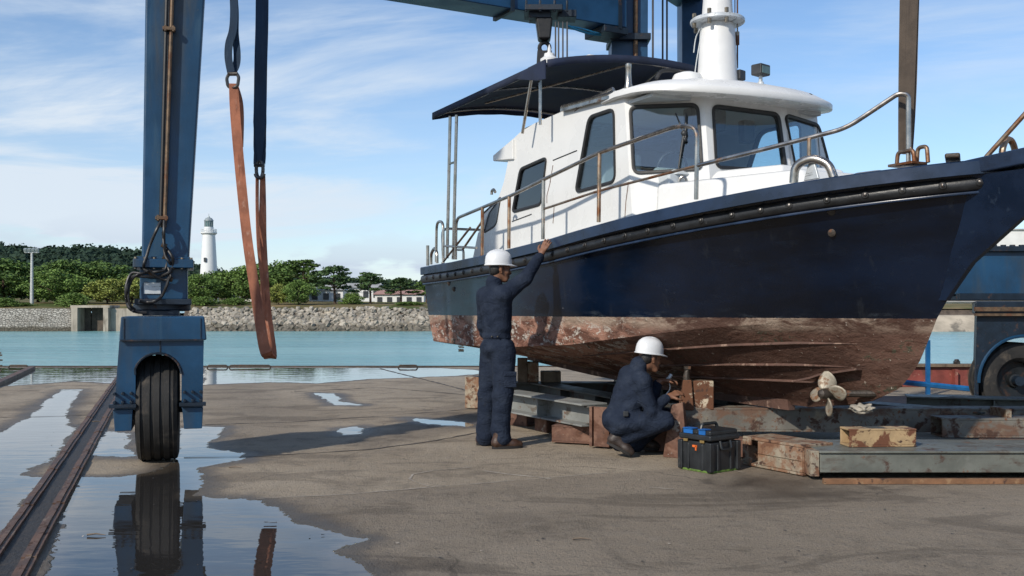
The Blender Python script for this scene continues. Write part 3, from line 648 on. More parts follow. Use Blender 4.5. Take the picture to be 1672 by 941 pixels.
# trees: crown of many small leaf clumps on a limbed trunk
def tree_mesh(H, W, style, seed, leaf):
    r = random.Random(seed); tr_ = MB(); cr = MB()
    base = H*(.18 if style == 'bushy' else .40)
    lean = Vector((r.uniform(-.05,.05)*H, r.uniform(-.05,.05)*H, 0))
    top = Vector((0,0,H*.86))+lean
    tr_.tube([Vector((0,0,-.3)), Vector((0,0,base))+lean*.3, Vector((0,0,H*.6))+lean*.7, top], [H*.028,H*.022,H*.014,H*.005], 7)
    clumps = []
    nb = {'bushy':32,'pine':17,'bush':20}[style]
    for k in range(nb):
        tt = (k+.5)/nb
        if style == 'pine':
            zz = base+(H-base)*tt**.9; rad = W*.5*(1-.72*tt**1.5)*r.uniform(.45,1.05)
        elif style == 'bushy':
            zz = base+(H-base)*tt; rad = W*.5*math.sqrt(max(.04,1-(2*tt-.85)**2*.9))*r.uniform(.40,1.12)
        else:
            zz = H*(.1+.8*tt); rad = W*.5*math.sqrt(max(.05,1-tt**2))*r.uniform(.3,1)
        a = k*2.4+r.uniform(-.5,.5); c = Vector((rad*math.cos(a), rad*math.sin(a), zz))+lean*(zz/H)
        if style != 'bush' : tr_.tube([Vector((0,0,max(base*.9,zz-rad*.55)))+lean*(zz/H), (c+Vector((0,0,zz)))/2 - Vector((c.x*0,0,zz*0+.1)) if False else c*.5+Vector((0,0,zz*.5))-Vector((0,0,rad*.15)), c], [H*.010,H*.006,H*.002], 5)
        clumps.append((c, W*(.165 if style == 'bushy' else .165 if style == 'pine' else .26)*r.uniform(.75,1.25)))
    sz = .020*H+.10
    for c, cr_ in clumps:
        fl = .34 if style == 'pine' else .72
        for q in range(int(150 if style != 'pine' else 120)):
            d = Vector((r.gauss(0,1), r.gauss(0,1), r.gauss(0,1))).normalized()*cr_*r.random()**.45
            p = c+Vector((d.x*1.15,d.y*1.15,d.z*fl))
            n1 = Vector((r.gauss(0,1),r.gauss(0,1),r.gauss(0,1)+.5)).normalized(); e1 = n1.orthogonal().normalized(); e2 = n1.cross(e1)
            s1, s2 = sz*r.uniform(.6,1.3), sz*r.uniform(.5,1.1)
            cr.add([p-e1*s1, p-e2*s2*.6, p+e1*s1, p+e2*s2], [(0,1,2,3)])
    return tr_, cr
protos = {}
def make_tree(nm, style, leaf, seed):
    H, W = {'bushy':(8.5,9.0),'pine':(8.0,7.0),'bush':(3.0,4.0)}[style]
    a, b = tree_mesh(H, W, style, seed, leaf)
    return (nm, a, b, leaf, H, W)
PT = [make_tree('broadleaf_tree','bushy',0,1), make_tree('broadleaf_tree','bushy',1,2), make_tree('broadleaf_tree','bushy',0,3), make_tree('pine_tree','pine',3,4), make_tree('pine_tree','pine',3,5), make_tree('shrub','bush',1,6), make_tree('broadleaf_tree','bushy',2,8), make_tree('pine_tree','pine',0,9)]
PM = {}
def plant(pi, u, vtop, wpx, d, label, group):
    if PT[pi][0] == 'pine_tree': wpx *= 1.2; vtop -= 3
    nm, a, b, leaf, H, W = PT[pi]
    x = sx(u,d); z0 = float(shore_z(d)); h = CH+(V0-vtop)*d/F - z0; wd = wpx*d/F
    o = bpy.data.objects.new(nm, None); COL.objects.link(o); o.location = (x,d,z0-.05)
    tag(o, label, 'shrub' if nm == 'shrub' else 'tree', group)
    if pi not in PM:
        ob1 = a.build('trunk', M['bark']); ob2 = b.build('crown', M['leaf'][leaf], smooth=0); ob1.parent = o; ob2.parent = o; PM[pi] = (ob1, ob2)
    else:
        for q in PM[pi]:
            c = q.copy(); COL.objects.link(c); c.parent = o
    o.rotation_euler = (0,0,random.uniform(0,6.28)); o.scale = (wd/W, wd/W, h/H)
GL, GR = 'trees on the far shore left of the crane leg', 'trees on the far shore right of the crane leg'
for a in [
 (0, 8, 428, 120, 158, 'dark leafy tree at the left edge of the photo, behind the lamp mast', GL),
 (2, 62, 440, 110, 166, 'dark broad tree right behind the tall lamp mast', GL),
 (0, 112, 429, 110, 160, 'tallest broad green tree midway between lamp mast and crane leg', GL),
 (2, 165, 431, 100, 163, 'broad dark tree left of the crane leg with dense round crown', GL),
 (1, 92, 446, 84, 148, 'mid-green tree with low branches, front row left above the stone wall', GL),
 (6, 176, 458, 72, 147, 'yellow-green small tree just left of the crane leg', GL),
 (6, 215, 455, 66, 152, 'yellow-green small tree touching the left side of the crane leg', GL),
 (5, 122, 478, 46, 139, 'bright green shrub above the left corner of the sluice', GL),
 (5, 8, 486, 40, 138, 'low green shrub at the left edge of the photo above the stone wall', GL),
 (5, 40, 494, 30, 139, 'tiny low shrub at the foot of the lamp mast', GL),
 (1, 322, 452, 70, 150, 'mid-green tree at the right side of the crane leg, below the lighthouse', GR),
 (0, 352, 447, 84, 158, 'dark leafy tree in front of the lighthouse foot', GR),
 (1, 395, 440, 80, 156, 'green tree left of the orange sling beside the white house', GR),
 (2, 425, 434, 84, 166, 'dark tree directly behind the orange sling', GR),
 (0, 462, 431, 90, 162, 'dark rounded tree just right of the orange sling', GR),
 (7, 496, 428, 72, 156, 'tall pine with pointed top right of the orange sling', GR),
 (6, 455, 466, 40, 142, 'small yellow-green tree under the dark one right of the sling', GR),
 (1, 487, 461, 48, 141, 'low round green tree in front of the tall pine', GR),
 (3, 547, 438, 66, 146, 'open dark pine with bare trunk left of the two shore pines', GR),
 (4, 605, 449, 54, 148, 'small open pine in the middle of three along the shore', GR),
 (3, 655, 457, 50, 150, 'small pine nearest the stern of the boat', GR),
 (7, 696, 462, 44, 150, 'green tree half hidden behind the stern of the boat', GR),
 (5, 575, 478, 34, 145, 'green shrub in front of the shore house between two pines', GR),
 (5, 668, 492, 46, 141, 'low wide shrub at the foot of the pine nearest the stern', GR),
 (5, 382, 486, 40, 143, 'dark shrub at the shore left of the orange sling', GR),
 (5, 330, 484, 44, 141, 'low shrub right beside the crane leg on the far shore', GR)]: plant(*a)
# lighthouse
D = 172; lx = sx(341,D); lz = 3.0
lh = thing('lighthouse', 'tall white lighthouse with grey lantern above the far trees', 'lighthouse', (lx,D,lz))
m_ = D/F
def hz_(v): return CH+(V0-v)*D/F
MB().lathe([(16*m_,lz-.5),(15.2*m_,lz+1.5),(13.2*m_,hz_(440)),(11*m_,hz_(400)),(10*m_,hz_(384))], (lx,D,0), seg=28).build('tower', M['lh_white'], lh)
MB().lathe([(10*m_,hz_(384)),(13*m_,hz_(381.5)),(13*m_,hz_(379.5)),(9*m_,hz_(379.2))], (lx,D,0), seg=28).build('gallery', M['lh_white'], lh)
mb = MB()
for zz in (377.3,374.8): mb.tube([(lx+12.4*m_*math.cos(a),D+12.4*m_*math.sin(a),hz_(zz)) for a in np.linspace(0,6.283,25)[:-1]], .035, 5, closed=True)
for a in np.linspace(0,6.283,17)[:-1]: mb.cyl((lx+12.4*m_*math.cos(a),D+12.4*m_*math.sin(a),hz_(379.6)),(lx+12.4*m_*math.cos(a),D+12.4*m_*math.sin(a),hz_(374.8)),.035,5)
mb.build('gallery_rail', M['lh_white'], lh)
MB().lathe([(7.6*m_,hz_(379.2)),(7.6*m_,hz_(371)),(7.0*m_,hz_(371))], (lx,D,0), seg=20).build('lantern_base', M['lh_white'], lh)
ln = MB().lathe([(6.6*m_,hz_(371)),(6.6*m_,hz_(361))], (lx,D,0), seg=12).build('lantern', M['lh_glass'], lh, smooth=0)
mb = MB()
for a in np.linspace(0,6.283,13)[:-1]: mb.cyl((lx+6.8*m_*math.cos(a),D+6.8*m_*math.sin(a),hz_(371)),(lx+6.8*m_*math.cos(a),D+6.8*m_*math.sin(a),hz_(361)),.05,5)
mb.build('glazing_bars', M['lh_grey'], lh)
MB().lathe([(7.8*m_,hz_(361)),(7.4*m_,hz_(360)),(5*m_,hz_(356.5)),(1.6*m_,hz_(355)),(1.2*m_,hz_(353.4)),(.4*m_,hz_(353)),(.3*m_,hz_(349))], (lx,D,0), seg=20).build('lantern_roof', M['lh_grey'], lh)
MB().box((lx-2*m_,D-12.4*m_,hz_(425)),(.4,.5,.7)).build('window', M['house_dark'], lh)
# lamp mast
D = 143; mxx = sx(52,D); o = thing('lamp_mast', 'tall pale floodlight mast standing among the trees on the left', 'lamp mast', (mxx,D,2))
MB().tube([(mxx,D,1.8),(mxx,D,CH+(V0-412)*D/F)], [.28,.16], 10).build('mast', M['pole'], o)
zt = CH+(V0-412)*D/F
MB().box((mxx,D,zt),(2.0,.25,.2)).build('cross_arm', M['pole'], o)
for dx in (-.8,-.25,.3,.85): MB().box((mxx+dx,D-.25,zt+.32),(.42,.35,.36),R=Matrix.Rotation(.5,3,'X')).build('floodlight', M['lh_grey'], o)
# houses behind the far trees
def house(u0, u1, vt, vb, d, roofm, label, roofv=None, wins=3, openw=None, flat=False, name='house'):
    x0, x1 = sx(u0,d), sx(u1,d); z1 = CH+(V0-vt)*d/F; z0 = CH+(V0-vb)*d/F-1.5; zr = CH+(V0-(roofv or vt-6))*d/F; dp = min(8, max(4,(x1-x0)*.7))
    o = thing(name, label, 'house' if name == 'house' else 'warehouse', ((x0+x1)/2,d,z0))
    MB().box(((x0+x1)/2,d+dp/2,(z0+z1)/2),(x1-x0,dp,z1-z0)).build('wall', M['house'], o, smooth=0)
    ov = .35
    if flat: MB().box(((x0+x1)/2,d+dp/2,z1+.12),(x1-x0+.6,dp+.6,.3)).build('roof', roofm, o, smooth=0)
    else:
        mb = MB(); yb, yf = d+dp+ov, d-ov
        mb.add([(x0-ov,yf,z1),(x1+ov,yf,z1),(x1+ov,yb,z1),(x0-ov,yb,z1),(x0+.3,d+dp/2,zr),(x1-.3,d+dp/2,zr)], [(0,1,5,4),(2,3,4,5),(1,2,5),(3,0,4),(3,2,1,0)]); mb.build('roof', roofm, o, smooth=0)
    for k in range(wins):
        xx = x0+(x1-x0)*(k+.5)/wins; fr_ = MB().box((xx,d-.03,z0+1.5+(z1-z0-1.5)*.55),(min(1.3,(x1-x0)/wins*.5),.12,(z1-z0-1.5)*.45)).build('window', M['house_dark'], o, smooth=0)
house(390,470,470,497,171,M['house_grey'],'white house with dark porch half hidden left of the orange sling', 463, 3)
house(505,560,474,497,168,M['house_grey'],'small white house with grey roof behind the tall pine', 465, 3)
house(556,622,470,494,176,M['house_grey'],'long low house with pale grey roof between the shore pines', 462, 4)
house(612,692,481,500,160,M['house_red'],'white house with pale red roof close to the stern of the boat', 473, 5)
house(1480,1700,493,521,150,M['house_grey'],'long white flat-roofed building across the water, under the blue beam at right', None, 0, flat=True)
house(1588,1990,376,470,210,M['house_grey'],'big white warehouse with flat grey roof at right, seen above the blue beam', None, 6, flat=True, name='warehouse')
xa, xb = sx(1430,SH), 140
o = MB().hexa([(xa,SH-3,-2),(xb,SH-3,-2),(xb,SH+8,-2),(xa,SH+8,-2)], [(xa,SH+1,.55),(xb,SH+1,.55),(xb,SH+8,1.0),(xa,SH+8,1.0)]).build('sand_bank', mat('pale bank', (.40,.34,.26), .9, 0, .25, .4, [((.16,.14,.11), .5, .56, .7, V1, .9)]), smooth=0); structure(o)
for u, w_, lab in ((1545,40,'dark low shrub in front of the white building across the water, left one'),(1585,46,'dark low shrub on the far bank beside the right wheel housing')): plant(5, u, 488, w_, 160, lab, 'shrubs on the right-hand far bank')
# ------------------------------------------------------------------ travel lift (one machine on wheels)
LD = 8.86; k_ = LD/F                                 # metres per pixel at the near leg
PX = (262-U0)/F*8.5
def Lx(u, d=LD): return PX+(u-262)/F*d
def Lz(v, d=LD): return CH-(v-V0)*d/F
lift = thing('boat_hoist', 'big blue boat hoist with a wheeled leg at left and another at far right', 'boat hoist', (Lx(262),LD,0))
yc = LD+.02                                          # centre depth of the leg
ZT = 6.3
def frustum(x0,x1,y0,y1,z0, X0,X1,Y0,Y1,z1): return [(x0,y0,z0),(x1,y0,z0),(x1,y1,z0),(x0,y1,z0)], [(X0,Y0,z1),(X1,Y0,z1),(X1,Y1,z1),(X0,Y1,z1)]
yf = LD-.30
def at(u, v, d): p = P(u,v,d); return p
# column (front face tapers; extrapolated above the frame)
zb, zt = Lz(426,yf), ZT
def edge(u1, v1, u0, v0, z, d):                      # x on a picture line at height z
    v = V0-(z-CH)*F/d; u = u1+(u0-u1)*(v-v1)/(v0-v1); return Lx(u,d)
xl0, xr0 = Lx(231,yf), Lx(308,yf); xl1, xr1 = edge(231,430,237,0,zt,yf), edge(308,430,334,0,zt,yf)
MB().hexa(*frustum(xl0,xr0,yf,yf+.42,zb, xl1,xr1,yf,yf+.52,zt)).build('column', M['crane'], lift, bevel=.02)
mb = MB()
mb.box((Lx(267,yf),yf+.21,Lz(431,yf)),(98*yf/F,.62,.075)); mb.box((Lx(267,yf),yf+.21,Lz(424.5,yf)),(88*yf/F,.54,.05))
fl = mb.build('column_flange', M['crane'], lift, bevel=.008)
fl['_org'] = lift['_org']
for k in range(7): MB().cyl((Lx(222+k*15,yf),yf-.07,Lz(440,yf)),(Lx(222+k*15,yf),yf-.07,Lz(421,yf)),.014,6).build('flange_bolt', M['bolt'], fl)
MB().box((Lx(267,yf),yf+.21,(Lz(436,yf)+Lz(490,yf))/2),(78*yf/F,.44,Lz(436,yf)-Lz(490,yf))).build('neck', M['crane'], lift, bevel=.015)
pl = MB().box((Lx(248.5,yf),yf-.016,Lz(471,yf)),(27*yf/F,.012,18*yf/F)).build('data_plate', M['plate'], lift)
mb = MB(); mb.box((Lx(266,yf),yf+.21,Lz(493,yf)),(92*yf/F,.56,.05)); mb.lathe([(.24,Lz(508,yf)),(.255,Lz(506,yf)),(.255,Lz(497,yf)),(.24,Lz(495,yf))],(Lx(263,yf),yf+.22,0),seg=28); mb.box((Lx(262,yf),yf+.21,Lz(511,yf)),(60*yf/F,.44,.05))
mb.build('swivel', M['crane_dark'], lift, bevel=.006)
# wheel housing: band, two cheeks with the arch between them
y0, y1 = LD-.42, LD+.48
XL0, XR0 = Lx(199,y0), Lx(335,y0); XL1, XR1 = Lx(193,y0), Lx(334,y0); ZA, ZB_, ZC = Lz(517,y0), Lz(556,y0), Lz(668,y0)
MB().hexa(*frustum(Lx(198,y0)-.01,XR0+.02,y0-.03,y1+.02,ZB_, XL0,XR0,y0-.03,y1+.02,ZA)).build('top_box', M['crane'], lift, bevel=.012)
def arch_front():
    cx = Lx(258,y0); ra = 38*y0/F; zt_ = Lz(577,y0); out = []
    pts = [(Lx(188,y0),ZC),(Lx(196,y0),ZB_),(XR0-.005,ZB_),(Lx(332,y0),ZC),(Lx(297,y0),ZC)]
    za = zt_-ra*.9
    pts += [(Lx(297,y0),za)]
    pts += [(cx+ra*math.cos(a)+.0, za+ra*.9*math.sin(a)) for a in np.linspace(0,math.pi,13)][1:-1]
    pts += [(Lx(222,y0),za),(Lx(222,y0),ZC)]
    return pts
pts = arch_front(); n = len(pts); mb = MB()
tri = tessellate_polygon([[Vector((x,z,0)) for x,z in pts]])
mb.add([(x,y0,z) for x,z in pts]+[(x,y1,z) for x,z in pts], [tuple(q) for q in tri]+[tuple(i+n for i in q) for q in tri]+[(i,(i+1)%n,n+(i+1)%n,n+i) for i in range(n)])
mb.build('wheel_housing', M['crane'], lift, smooth=50)
mb = MB(); mb.tube([(x,y0-.004,z) for x,z in pts[5:-1]], .011, 6); mb.build('arch_lip', M['crane_dark'], lift)
MB().tube([(Lx(262,y0),y0-.002,Lz(557,y0)),(Lx(262,y0),y0-.002,Lz(577,y0))], .006, 6).build('weld_seam', M['crane_dark'], lift)
MB().box((Lx(266,y0),y0-.034,Lz(555.5,y0)),(136*y0/F,.012,.014)).build('weld_seam', M['crane_dark'], lift)
for u_ in (204,329): MB().tube([(Lx(u_,y0)+(.01 if u_ < 262 else -.01)*0,y0-.034,Lz(520,y0)),(Lx(u_,y0),y0-.034,Lz(553,y0))], .004, 5).build('weld_seam', M['crane_dark'], lift)
for s, ua, ub in ((-1,188,216),(1,300,331)):
    p = MB().hexa(*frustum(Lx(ua,y0)+.005,Lx(ub,y0),y0-.012,y0+.55,Lz(702,y0), Lx(ua,y0)-.01,Lx(ub,y0)+.01,y0-.012,y0+.55,ZC+.005)).build('cheek_plate', M['crane'], lift, bevel=.006)
    mb = MB(); mb.box(((Lx(ua,y0)+Lx(ub,y0))/2,y0-.03,Lz(661,y0)),(44*y0/F,.07,.03))
    for dx in (-.07,0,.07):
        for vv in (655,641): mb.cyl(((Lx(ua,y0)+Lx(ub,y0))/2+dx,y0-.06,Lz(vv,y0)),((Lx(ua,y0)+Lx(ub,y0))/2+dx,y0+.01,Lz(vv,y0)),.014,6)
    mb.build('clamp_bar', M['crane_dark'], lift, bevel=.003)
def wheel(c, R, W, axis, parent, ribs=True):
    ax = Vector(axis).normalized(); h = W/2
    prof = [(R*.52,-h*.75),(R*.60,-h*.95),(R*.86,-h*1.0),(R*.955,-h*.93),(R*.985,-h*.80)]
    g = W/5
    for x in (-.33,-.11,.11,.33):                    # circumferential grooves
        z = x*W; prof += [(R,z-.022),(R,z-.018),(R*.972,z-.012),(R*.972,z+.012),(R,z+.018)]
    prof += [(R*.985,h*.80),(R*.955,h*.93),(R*.86,h*1.0),(R*.60,h*.95),(R*.52,h*.75)]
    t_ = MB().lathe(prof, c, ax, 56, cap=False).build('tyre', M['tyre'], parent, smooth=25)
    rm = MB(); 
    rm.lathe([(R*.535,-h*.8),(R*.50,-h*.72),(R*.48,-h*.3),(R*.2,-h*.22),(R*.17,-h*.5),(R*.10,-h*.55),(.001,-h*.55)], c, ax, 32, cap=False)
    rm.lathe([(.001,h*.55),(R*.10,h*.55),(R*.17,h*.5),(R*.2,h*.22),(R*.48,h*.3),(R*.50,h*.72),(R*.535,h*.8)], c, ax, 32, cap=False)
    rb = rm.build('rim', M['rim'], parent)
    e1 = ax.orthogonal().normalized(); e2 = ax.cross(e1); mb = MB(); c = Vector(c)
    for k in range(10):
        a = k*.6283; q = c+(e1*math.cos(a)+e2*math.sin(a))*R*.32
        mb.cyl(q-ax*h*.36, q+ax*h*.36, R*.03, 6)
    mb.build('wheel_nuts', M['bolt'], rb)
RW = 87.5*LD/F-.006
hubo = MB().cyl((Lx(205),LD,RW-.004),(Lx(318),LD,RW-.004),.055,14).build('wheel', M['crane_dark'], lift); hubo['_org'] = lift['_org']
wheel((Lx(256.5),LD,RW-.004), RW, 68*LD/F, (1,0,0), hubo)
# pipes, clamps and hoses on the near leg
def lp(u, v, dy=0.0): return Vector((Lx(u,yf),yf+dy,Lz(v,yf)))
def pipe_at(u0, u1, dy, r, mt, nm):
    z = ZT-.1; v = V0-(z-CH)*F/yf; return MB().tube([lp(u0,372,dy), Vector((edge(u0,372,u1,0,z,yf),yf+dy,z))], r, 8).build(nm, mt, lift)
pipe_at(262,272,-.035,.016,M['black'],'hose'); pipe_at(266,276,-.03,.012,M['crane_dark'],'pipe'); pipe_at(268.5,281,-.045,.017,M['pipe'],'pipe')
for u, v in ((276,49),(264,357)): MB().box(lp(u,v,-.04),(.11,.07,.03)).box(lp(u-6,v,-.06),(.02,.03,.05)).box(lp(u+7,v,-.06),(.02,.03,.05)).build('pipe_clamp', M['pipe'], lift, bevel=.004)
for path, r in (
  ([(263,362),(256,378),(246,400),(240,420),(236,432),(236,440),(243,445)], .0135),
  ([(268,362),(268,380),(268,400),(270,418),(276,428),(280,436),(276,446),(260,452),(240,453),(222,452),(213,458),(209,474),(209,492),(213,503),(222,509),(240,511)], .0135),
  ([(271,405),(281,420),(282,434),(277,450),(272,468),(264,484),(254,492),(240,494),(228,492)], .0135),
  ([(266,380),(268,402),(272,420),(270,440),(256,445),(240,446),(226,450),(215,460),(211,480),(214,498),(222,506)], .011),
  ([(243,444),(232,448),(218,447),(211,456),(207,476),(210,500),(220,509)], .012),
  ([(272,432),(279,452),(270,458),(254,451),(244,442)], .011)):
    MB().tube(spline([lp(u,v,-.075-.05*math.sin(i*1.3)**2) for i,(u,v) in enumerate(path)], 6), r, 8).build('hose', M['black'], lift)
for u, v in ((268,402),(270,422),(248,447),(278,456)): MB().tube([lp(u-4,v-2,-.08),lp(u+4,v+2,-.08)], .022, 8).build('hose_fitting', M['pipe'], lift)
# the leg is steered round its upright: turn all of it to the right
Rl = Matrix.Translation((0,8.5-LD,0))@Matrix.Rotation(math.radians(17.5),4,'Z')@Matrix.Diagonal((.945,1,1,1))@Matrix.Translation((0,LD-8.5,0))
def allch(o):
    for c in o.children: yield c; yield from allch(c)
bpy.context.view_layer.update()
for c in list(allch(lift)): c.data.transform(Rl)
# top side beam over the slings, rear cross beam and rear columns
def beam(a, b, wd, ht, nm, mt='crane_beam', bev=.015):
    a = Vector(a); b = Vector(b); d = (b-a); R = Matrix.Rotation(math.atan2(d.y,d.x),3,'Z')
    return MB().box((a+b)/2, (d.length,wd,ht), R=R).build(nm, M[mt], lift, bevel=bev)
PC = Vector((1.77,15.0,0)); QB = Vector((-1.24,13.36,0)); bdir = (QB-PC).normalized(); bn = Vector((-bdir.y,bdir.x,0))
zB = 5.49; JL = PC+bdir*5.9
beam((-3.02,LD-.6,ZT+.1),(-3.02,JL.y+.4,ZT+.1),.6,.8,'side_beam')
bm_ = beam((PC+bdir*.22)+Vector((0,0,zB+.42)),JL+Vector((0,0,zB+.42)),.5,.84,'cross_beam')
mb = MB(); R = Matrix.Rotation(math.atan2(bdir.y,bdir.x),3,'Z')
for k, tt in enumerate((.35,2.15)): mb.box(PC+bdir*tt+Vector((0,0,zB+.42)),(.05,.56,.92),R=R)
mb.build('beam_stiffener', M['crane_dark'], lift)
MB().box(PC+bdir*.42+Vector((0,0,zB-.06)),(.42,.54,.10),R=R).build('beam_shoe', M['crane_dark'], lift, bevel=.01)
cl = lambda u0, u1, d, z0, z1, nm, mt='crane_beam': MB().hexa(*frustum(sx(u0,d)+.02,sx(u1,d)-.02,d-.02,d+.45,z0, sx(u0,d),sx(u1,d),d-.02,d+.5,z1)).build(nm, M[mt], lift, bevel=.015)
cl(998,1058,15.0,.6,6.4,'column'); MB().box((sx(1028,15),15.2,5.42),(66*15/F,.66,.10)).build('column_flange', M['crane_dark'], lift, bevel=.01)
cl(1113,1152,17.0,.6,6.9,'column')
MB().tube([(sx(1036,14.95),14.93,2.0),(sx(1038,14.95),14.93,6.3)], .035, 8).build('pipe', M['pipe'], lift)
beam((sx(1028,15),15.2,6.9),(6.75,12.5,6.9),.5,.8,'side_beam'); beam((sx(1130,17),17.2,6.9),(sx(1028,15),15.2,6.9),.5,.6,'side_beam')
for u, d, bz in ((1028,15.0,.6),(1132,17.0,.6)):     # rear wheels, hidden by the boat
    MB().box((sx(u,d),d+.22,.78),(.9,.9,.5)).build('wheel_housing', M['crane'], lift, bevel=.02)
    h_ = MB().cyl((sx(u,d)-.3,d+.22,.48),(sx(u,d)+.3,d+.22,.48),.06).build('wheel', M['crane_dark'], lift); h_['_org'] = lift['_org']; wheel((sx(u,d),d+.22,.48), .48, .36, (1,0,0), h_)
MB().box((-2.66,9.92,6.22),(1.0,.5,.34)).build('trolley', M['crane_dark'], lift, bevel=.02)
beam((6.9,12.85,6.95),(2.95,6.7,6.95),.45,.6,'jib_beam'); MB().box((3.75,7.40,6.55),(.4,.4,.3)).build('trolley', M['crane_dark'], lift, bevel=.02)
# hoist block hanging from the cross beam, wires
hb = P(887,60,13.9)
mb = MB(); mb.box(hb+Vector((0,0,.34)),(.52,.5,.08)); mb.box(hb+Vector((-.05,0,.27)),(.30,.3,.09)); mb.box(hb+Vector((.33,.05,.30)),(.26,.3,.10))
for dx in (-.24,-.05,.15,.32): mb.cyl(hb+Vector((dx,-.22,.28)),hb+Vector((dx,-.22,.44)),.02,6)
mb.build('trolley', M['crane_dark'], lift, bevel=.01)
hk = MB().hexa(*frustum(hb.x-.07,hb.x+.10,hb.y-.12,hb.y+.12,hb.z-.06, hb.x-.11,hb.x+.13,hb.y-.14,hb.y+.14,hb.z+.24)).build('hoist_block', M['black'], lift, bevel=.03); hk['_org'] = lift['_org']
mb = MB(); q = P(889,82,13.9); mb.tube([q+Vector((.07*math.cos(a),0,.075*math.sin(a)+.03)) for a in np.linspace(0,6.283,17)[:-1]], .03, 8, closed=True)
mb.hexa(*frustum(q.x-.12,q.x+.12,q.y-.07,q.y+.07,q.z-.36, q.x-.10,q.x+.10,q.y-.06,q.y+.06,q.z-.02)); mb.tube([q+Vector((0,0,-.3)),q+Vector((0,0,-.7))], .03, 8)
mb.build('hook', M['black'], hk)
mb = MB()
for u in (907,912,919,926): mb.cyl(P(u,36,13.8), P(u,112,13.8), .012, 5)
for u, d in ((1066,14.6),(1082,15.6),(1089,15.6),(1200,14.0)): mb.cyl(P(u,-30,d), P(u,200,d), .016 if d > 14.2 else .008, 5)
mb.build('hoist_wire', M['wire'], lift)
MB().tube(spline([P(926,42,13.9),P(945,50,14.1),P(968,56,14.5),P(998,57,14.95)],6), .018, 6).build('cyan_rope', M['rope_cyan'], lift)
MB().tube(spline([P(926,42,13.92),P(950,47,14.1),P(975,54,14.5),P(998,57,14.97)],6), .012, 6).build('cyan_rope', M['rope_cyan'], lift)
# right side: bottom beam, wheel housing with wheel seen from its side, column
D2 = 12.0
MB().box(((sx(1545,12.9)+10)/2,12.9,(Lz(408,12.6)+Lz(486,12.6))/2),(10-sx(1545,12.9),.6,Lz(408,12.6)-Lz(486,12.6))).build('sill_beam', M['crane'], lift, bevel=.02)
mb = MB(); 
for vv, hh in ((407,.07),(485,.09)): mb.box(((sx(1545,12.9)+10)/2,12.9,Lz(vv,12.6)),(10-sx(1545,12.9),.74,hh))
mb.build('beam_flange', M['crane_dark'], lift, bevel=.01)
for k in range(16): MB().cyl((sx(1605,12.9)+k*.115,12.6,Lz(407,12.6)),(sx(1605,12.9)+k*.115,12.6,Lz(400,12.6)),.035,8).build('flange_bolt', M['crane_dark'], lift)
xh0, xh1 = sx(1592,D2), sx(1592,D2)+1.75; zh1, zh0 = Lz(513,D2), Lz(655,D2)
whx, whz, whr = sx(1669,D2), .465, .47
pts = [(xh0-.03,zh0),(xh0,zh1),(xh1,zh1),(xh1+.03,zh0),(whx+whr*1.17,zh0)]+[(whx+whr*1.17*math.cos(a),max(zh0,whz+whr*1.17*math.sin(a))) for a in np.linspace(-.02,math.pi+.02,22) if True]+[(whx-whr*1.17,zh0)]
pts2 = []
for p_ in pts:
    if not pts2 or (abs(p_[0]-pts2[-1][0])+abs(p_[1]-pts2[-1][1])) > 1e-4: pts2.append(p_)
pts = pts2; n = len(pts); tri = tessellate_polygon([[Vector((x,z,0)) for x,z in pts]]); mb = MB(); ya, yb = D2-.05, D2+.9
kx = xh0*(yb-ya)/ya*.93
mb.add([(x,ya,z) for x,z in pts]+[(x+kx,yb,z) for x,z in pts], [tuple(q) for q in tri]+[tuple(i+n for i in q) for q in tri]+[(i,(i+1)%n,n+(i+1)%n,n+i) for i in range(n)])
mb.build('wheel_housing', M['crane_dark'], lift, smooth=50)  # blue housing darkened, its shade carried by the paint
mb = MB(); za_, zb_ = zh1, Lz(492,D2); q_ = lambda z: [(xh0-.05,D2-.11,z),(xh1,D2-.11,z),(xh1+kx,D2+.95,z),(xh0-.05+kx*1.1,D2+.95,z)]; mb.hexa(q_(za_),q_(zb_)); mb.build('top_box', M['crane_dark'], lift, bevel=.02)  # top box darkened for shade like the housing below
mb = MB(); mb.box(((xh0+xh1)/2,D2-.12,Lz(505,D2)),(xh1-xh0+.12,.03,.05)); mb.box(((xh0+xh1)/2,D2-.12,Lz(514,D2)),(xh1-xh0+.12,.03,.03)); mb.build('trim_bar', M['pipe'], lift)
mb = MB(); mb.tube([(x,ya-.004,z) for x,z in pts[5:-1]], .02, 6); mb.build('arch_lip', M['crane'], lift)
h_ = MB().cyl((whx,D2+.05,whz),(whx,D2+.7,whz),.06).build('wheel', M['crane_dark'], lift); h_['_org'] = lift['_org']; wheel((whx,D2+.25,whz), whr, .40, (0,1,0), h_)
MB().hexa(*frustum(sx(1700,13.1),sx(1700,13.1)+.6,12.6,13.1,Lz(404,12.6), sx(1664,13.1),sx(1664,13.1)+.6,12.6,13.1,6.9)).build('column', M['crane_beam'], lift, bevel=.02)

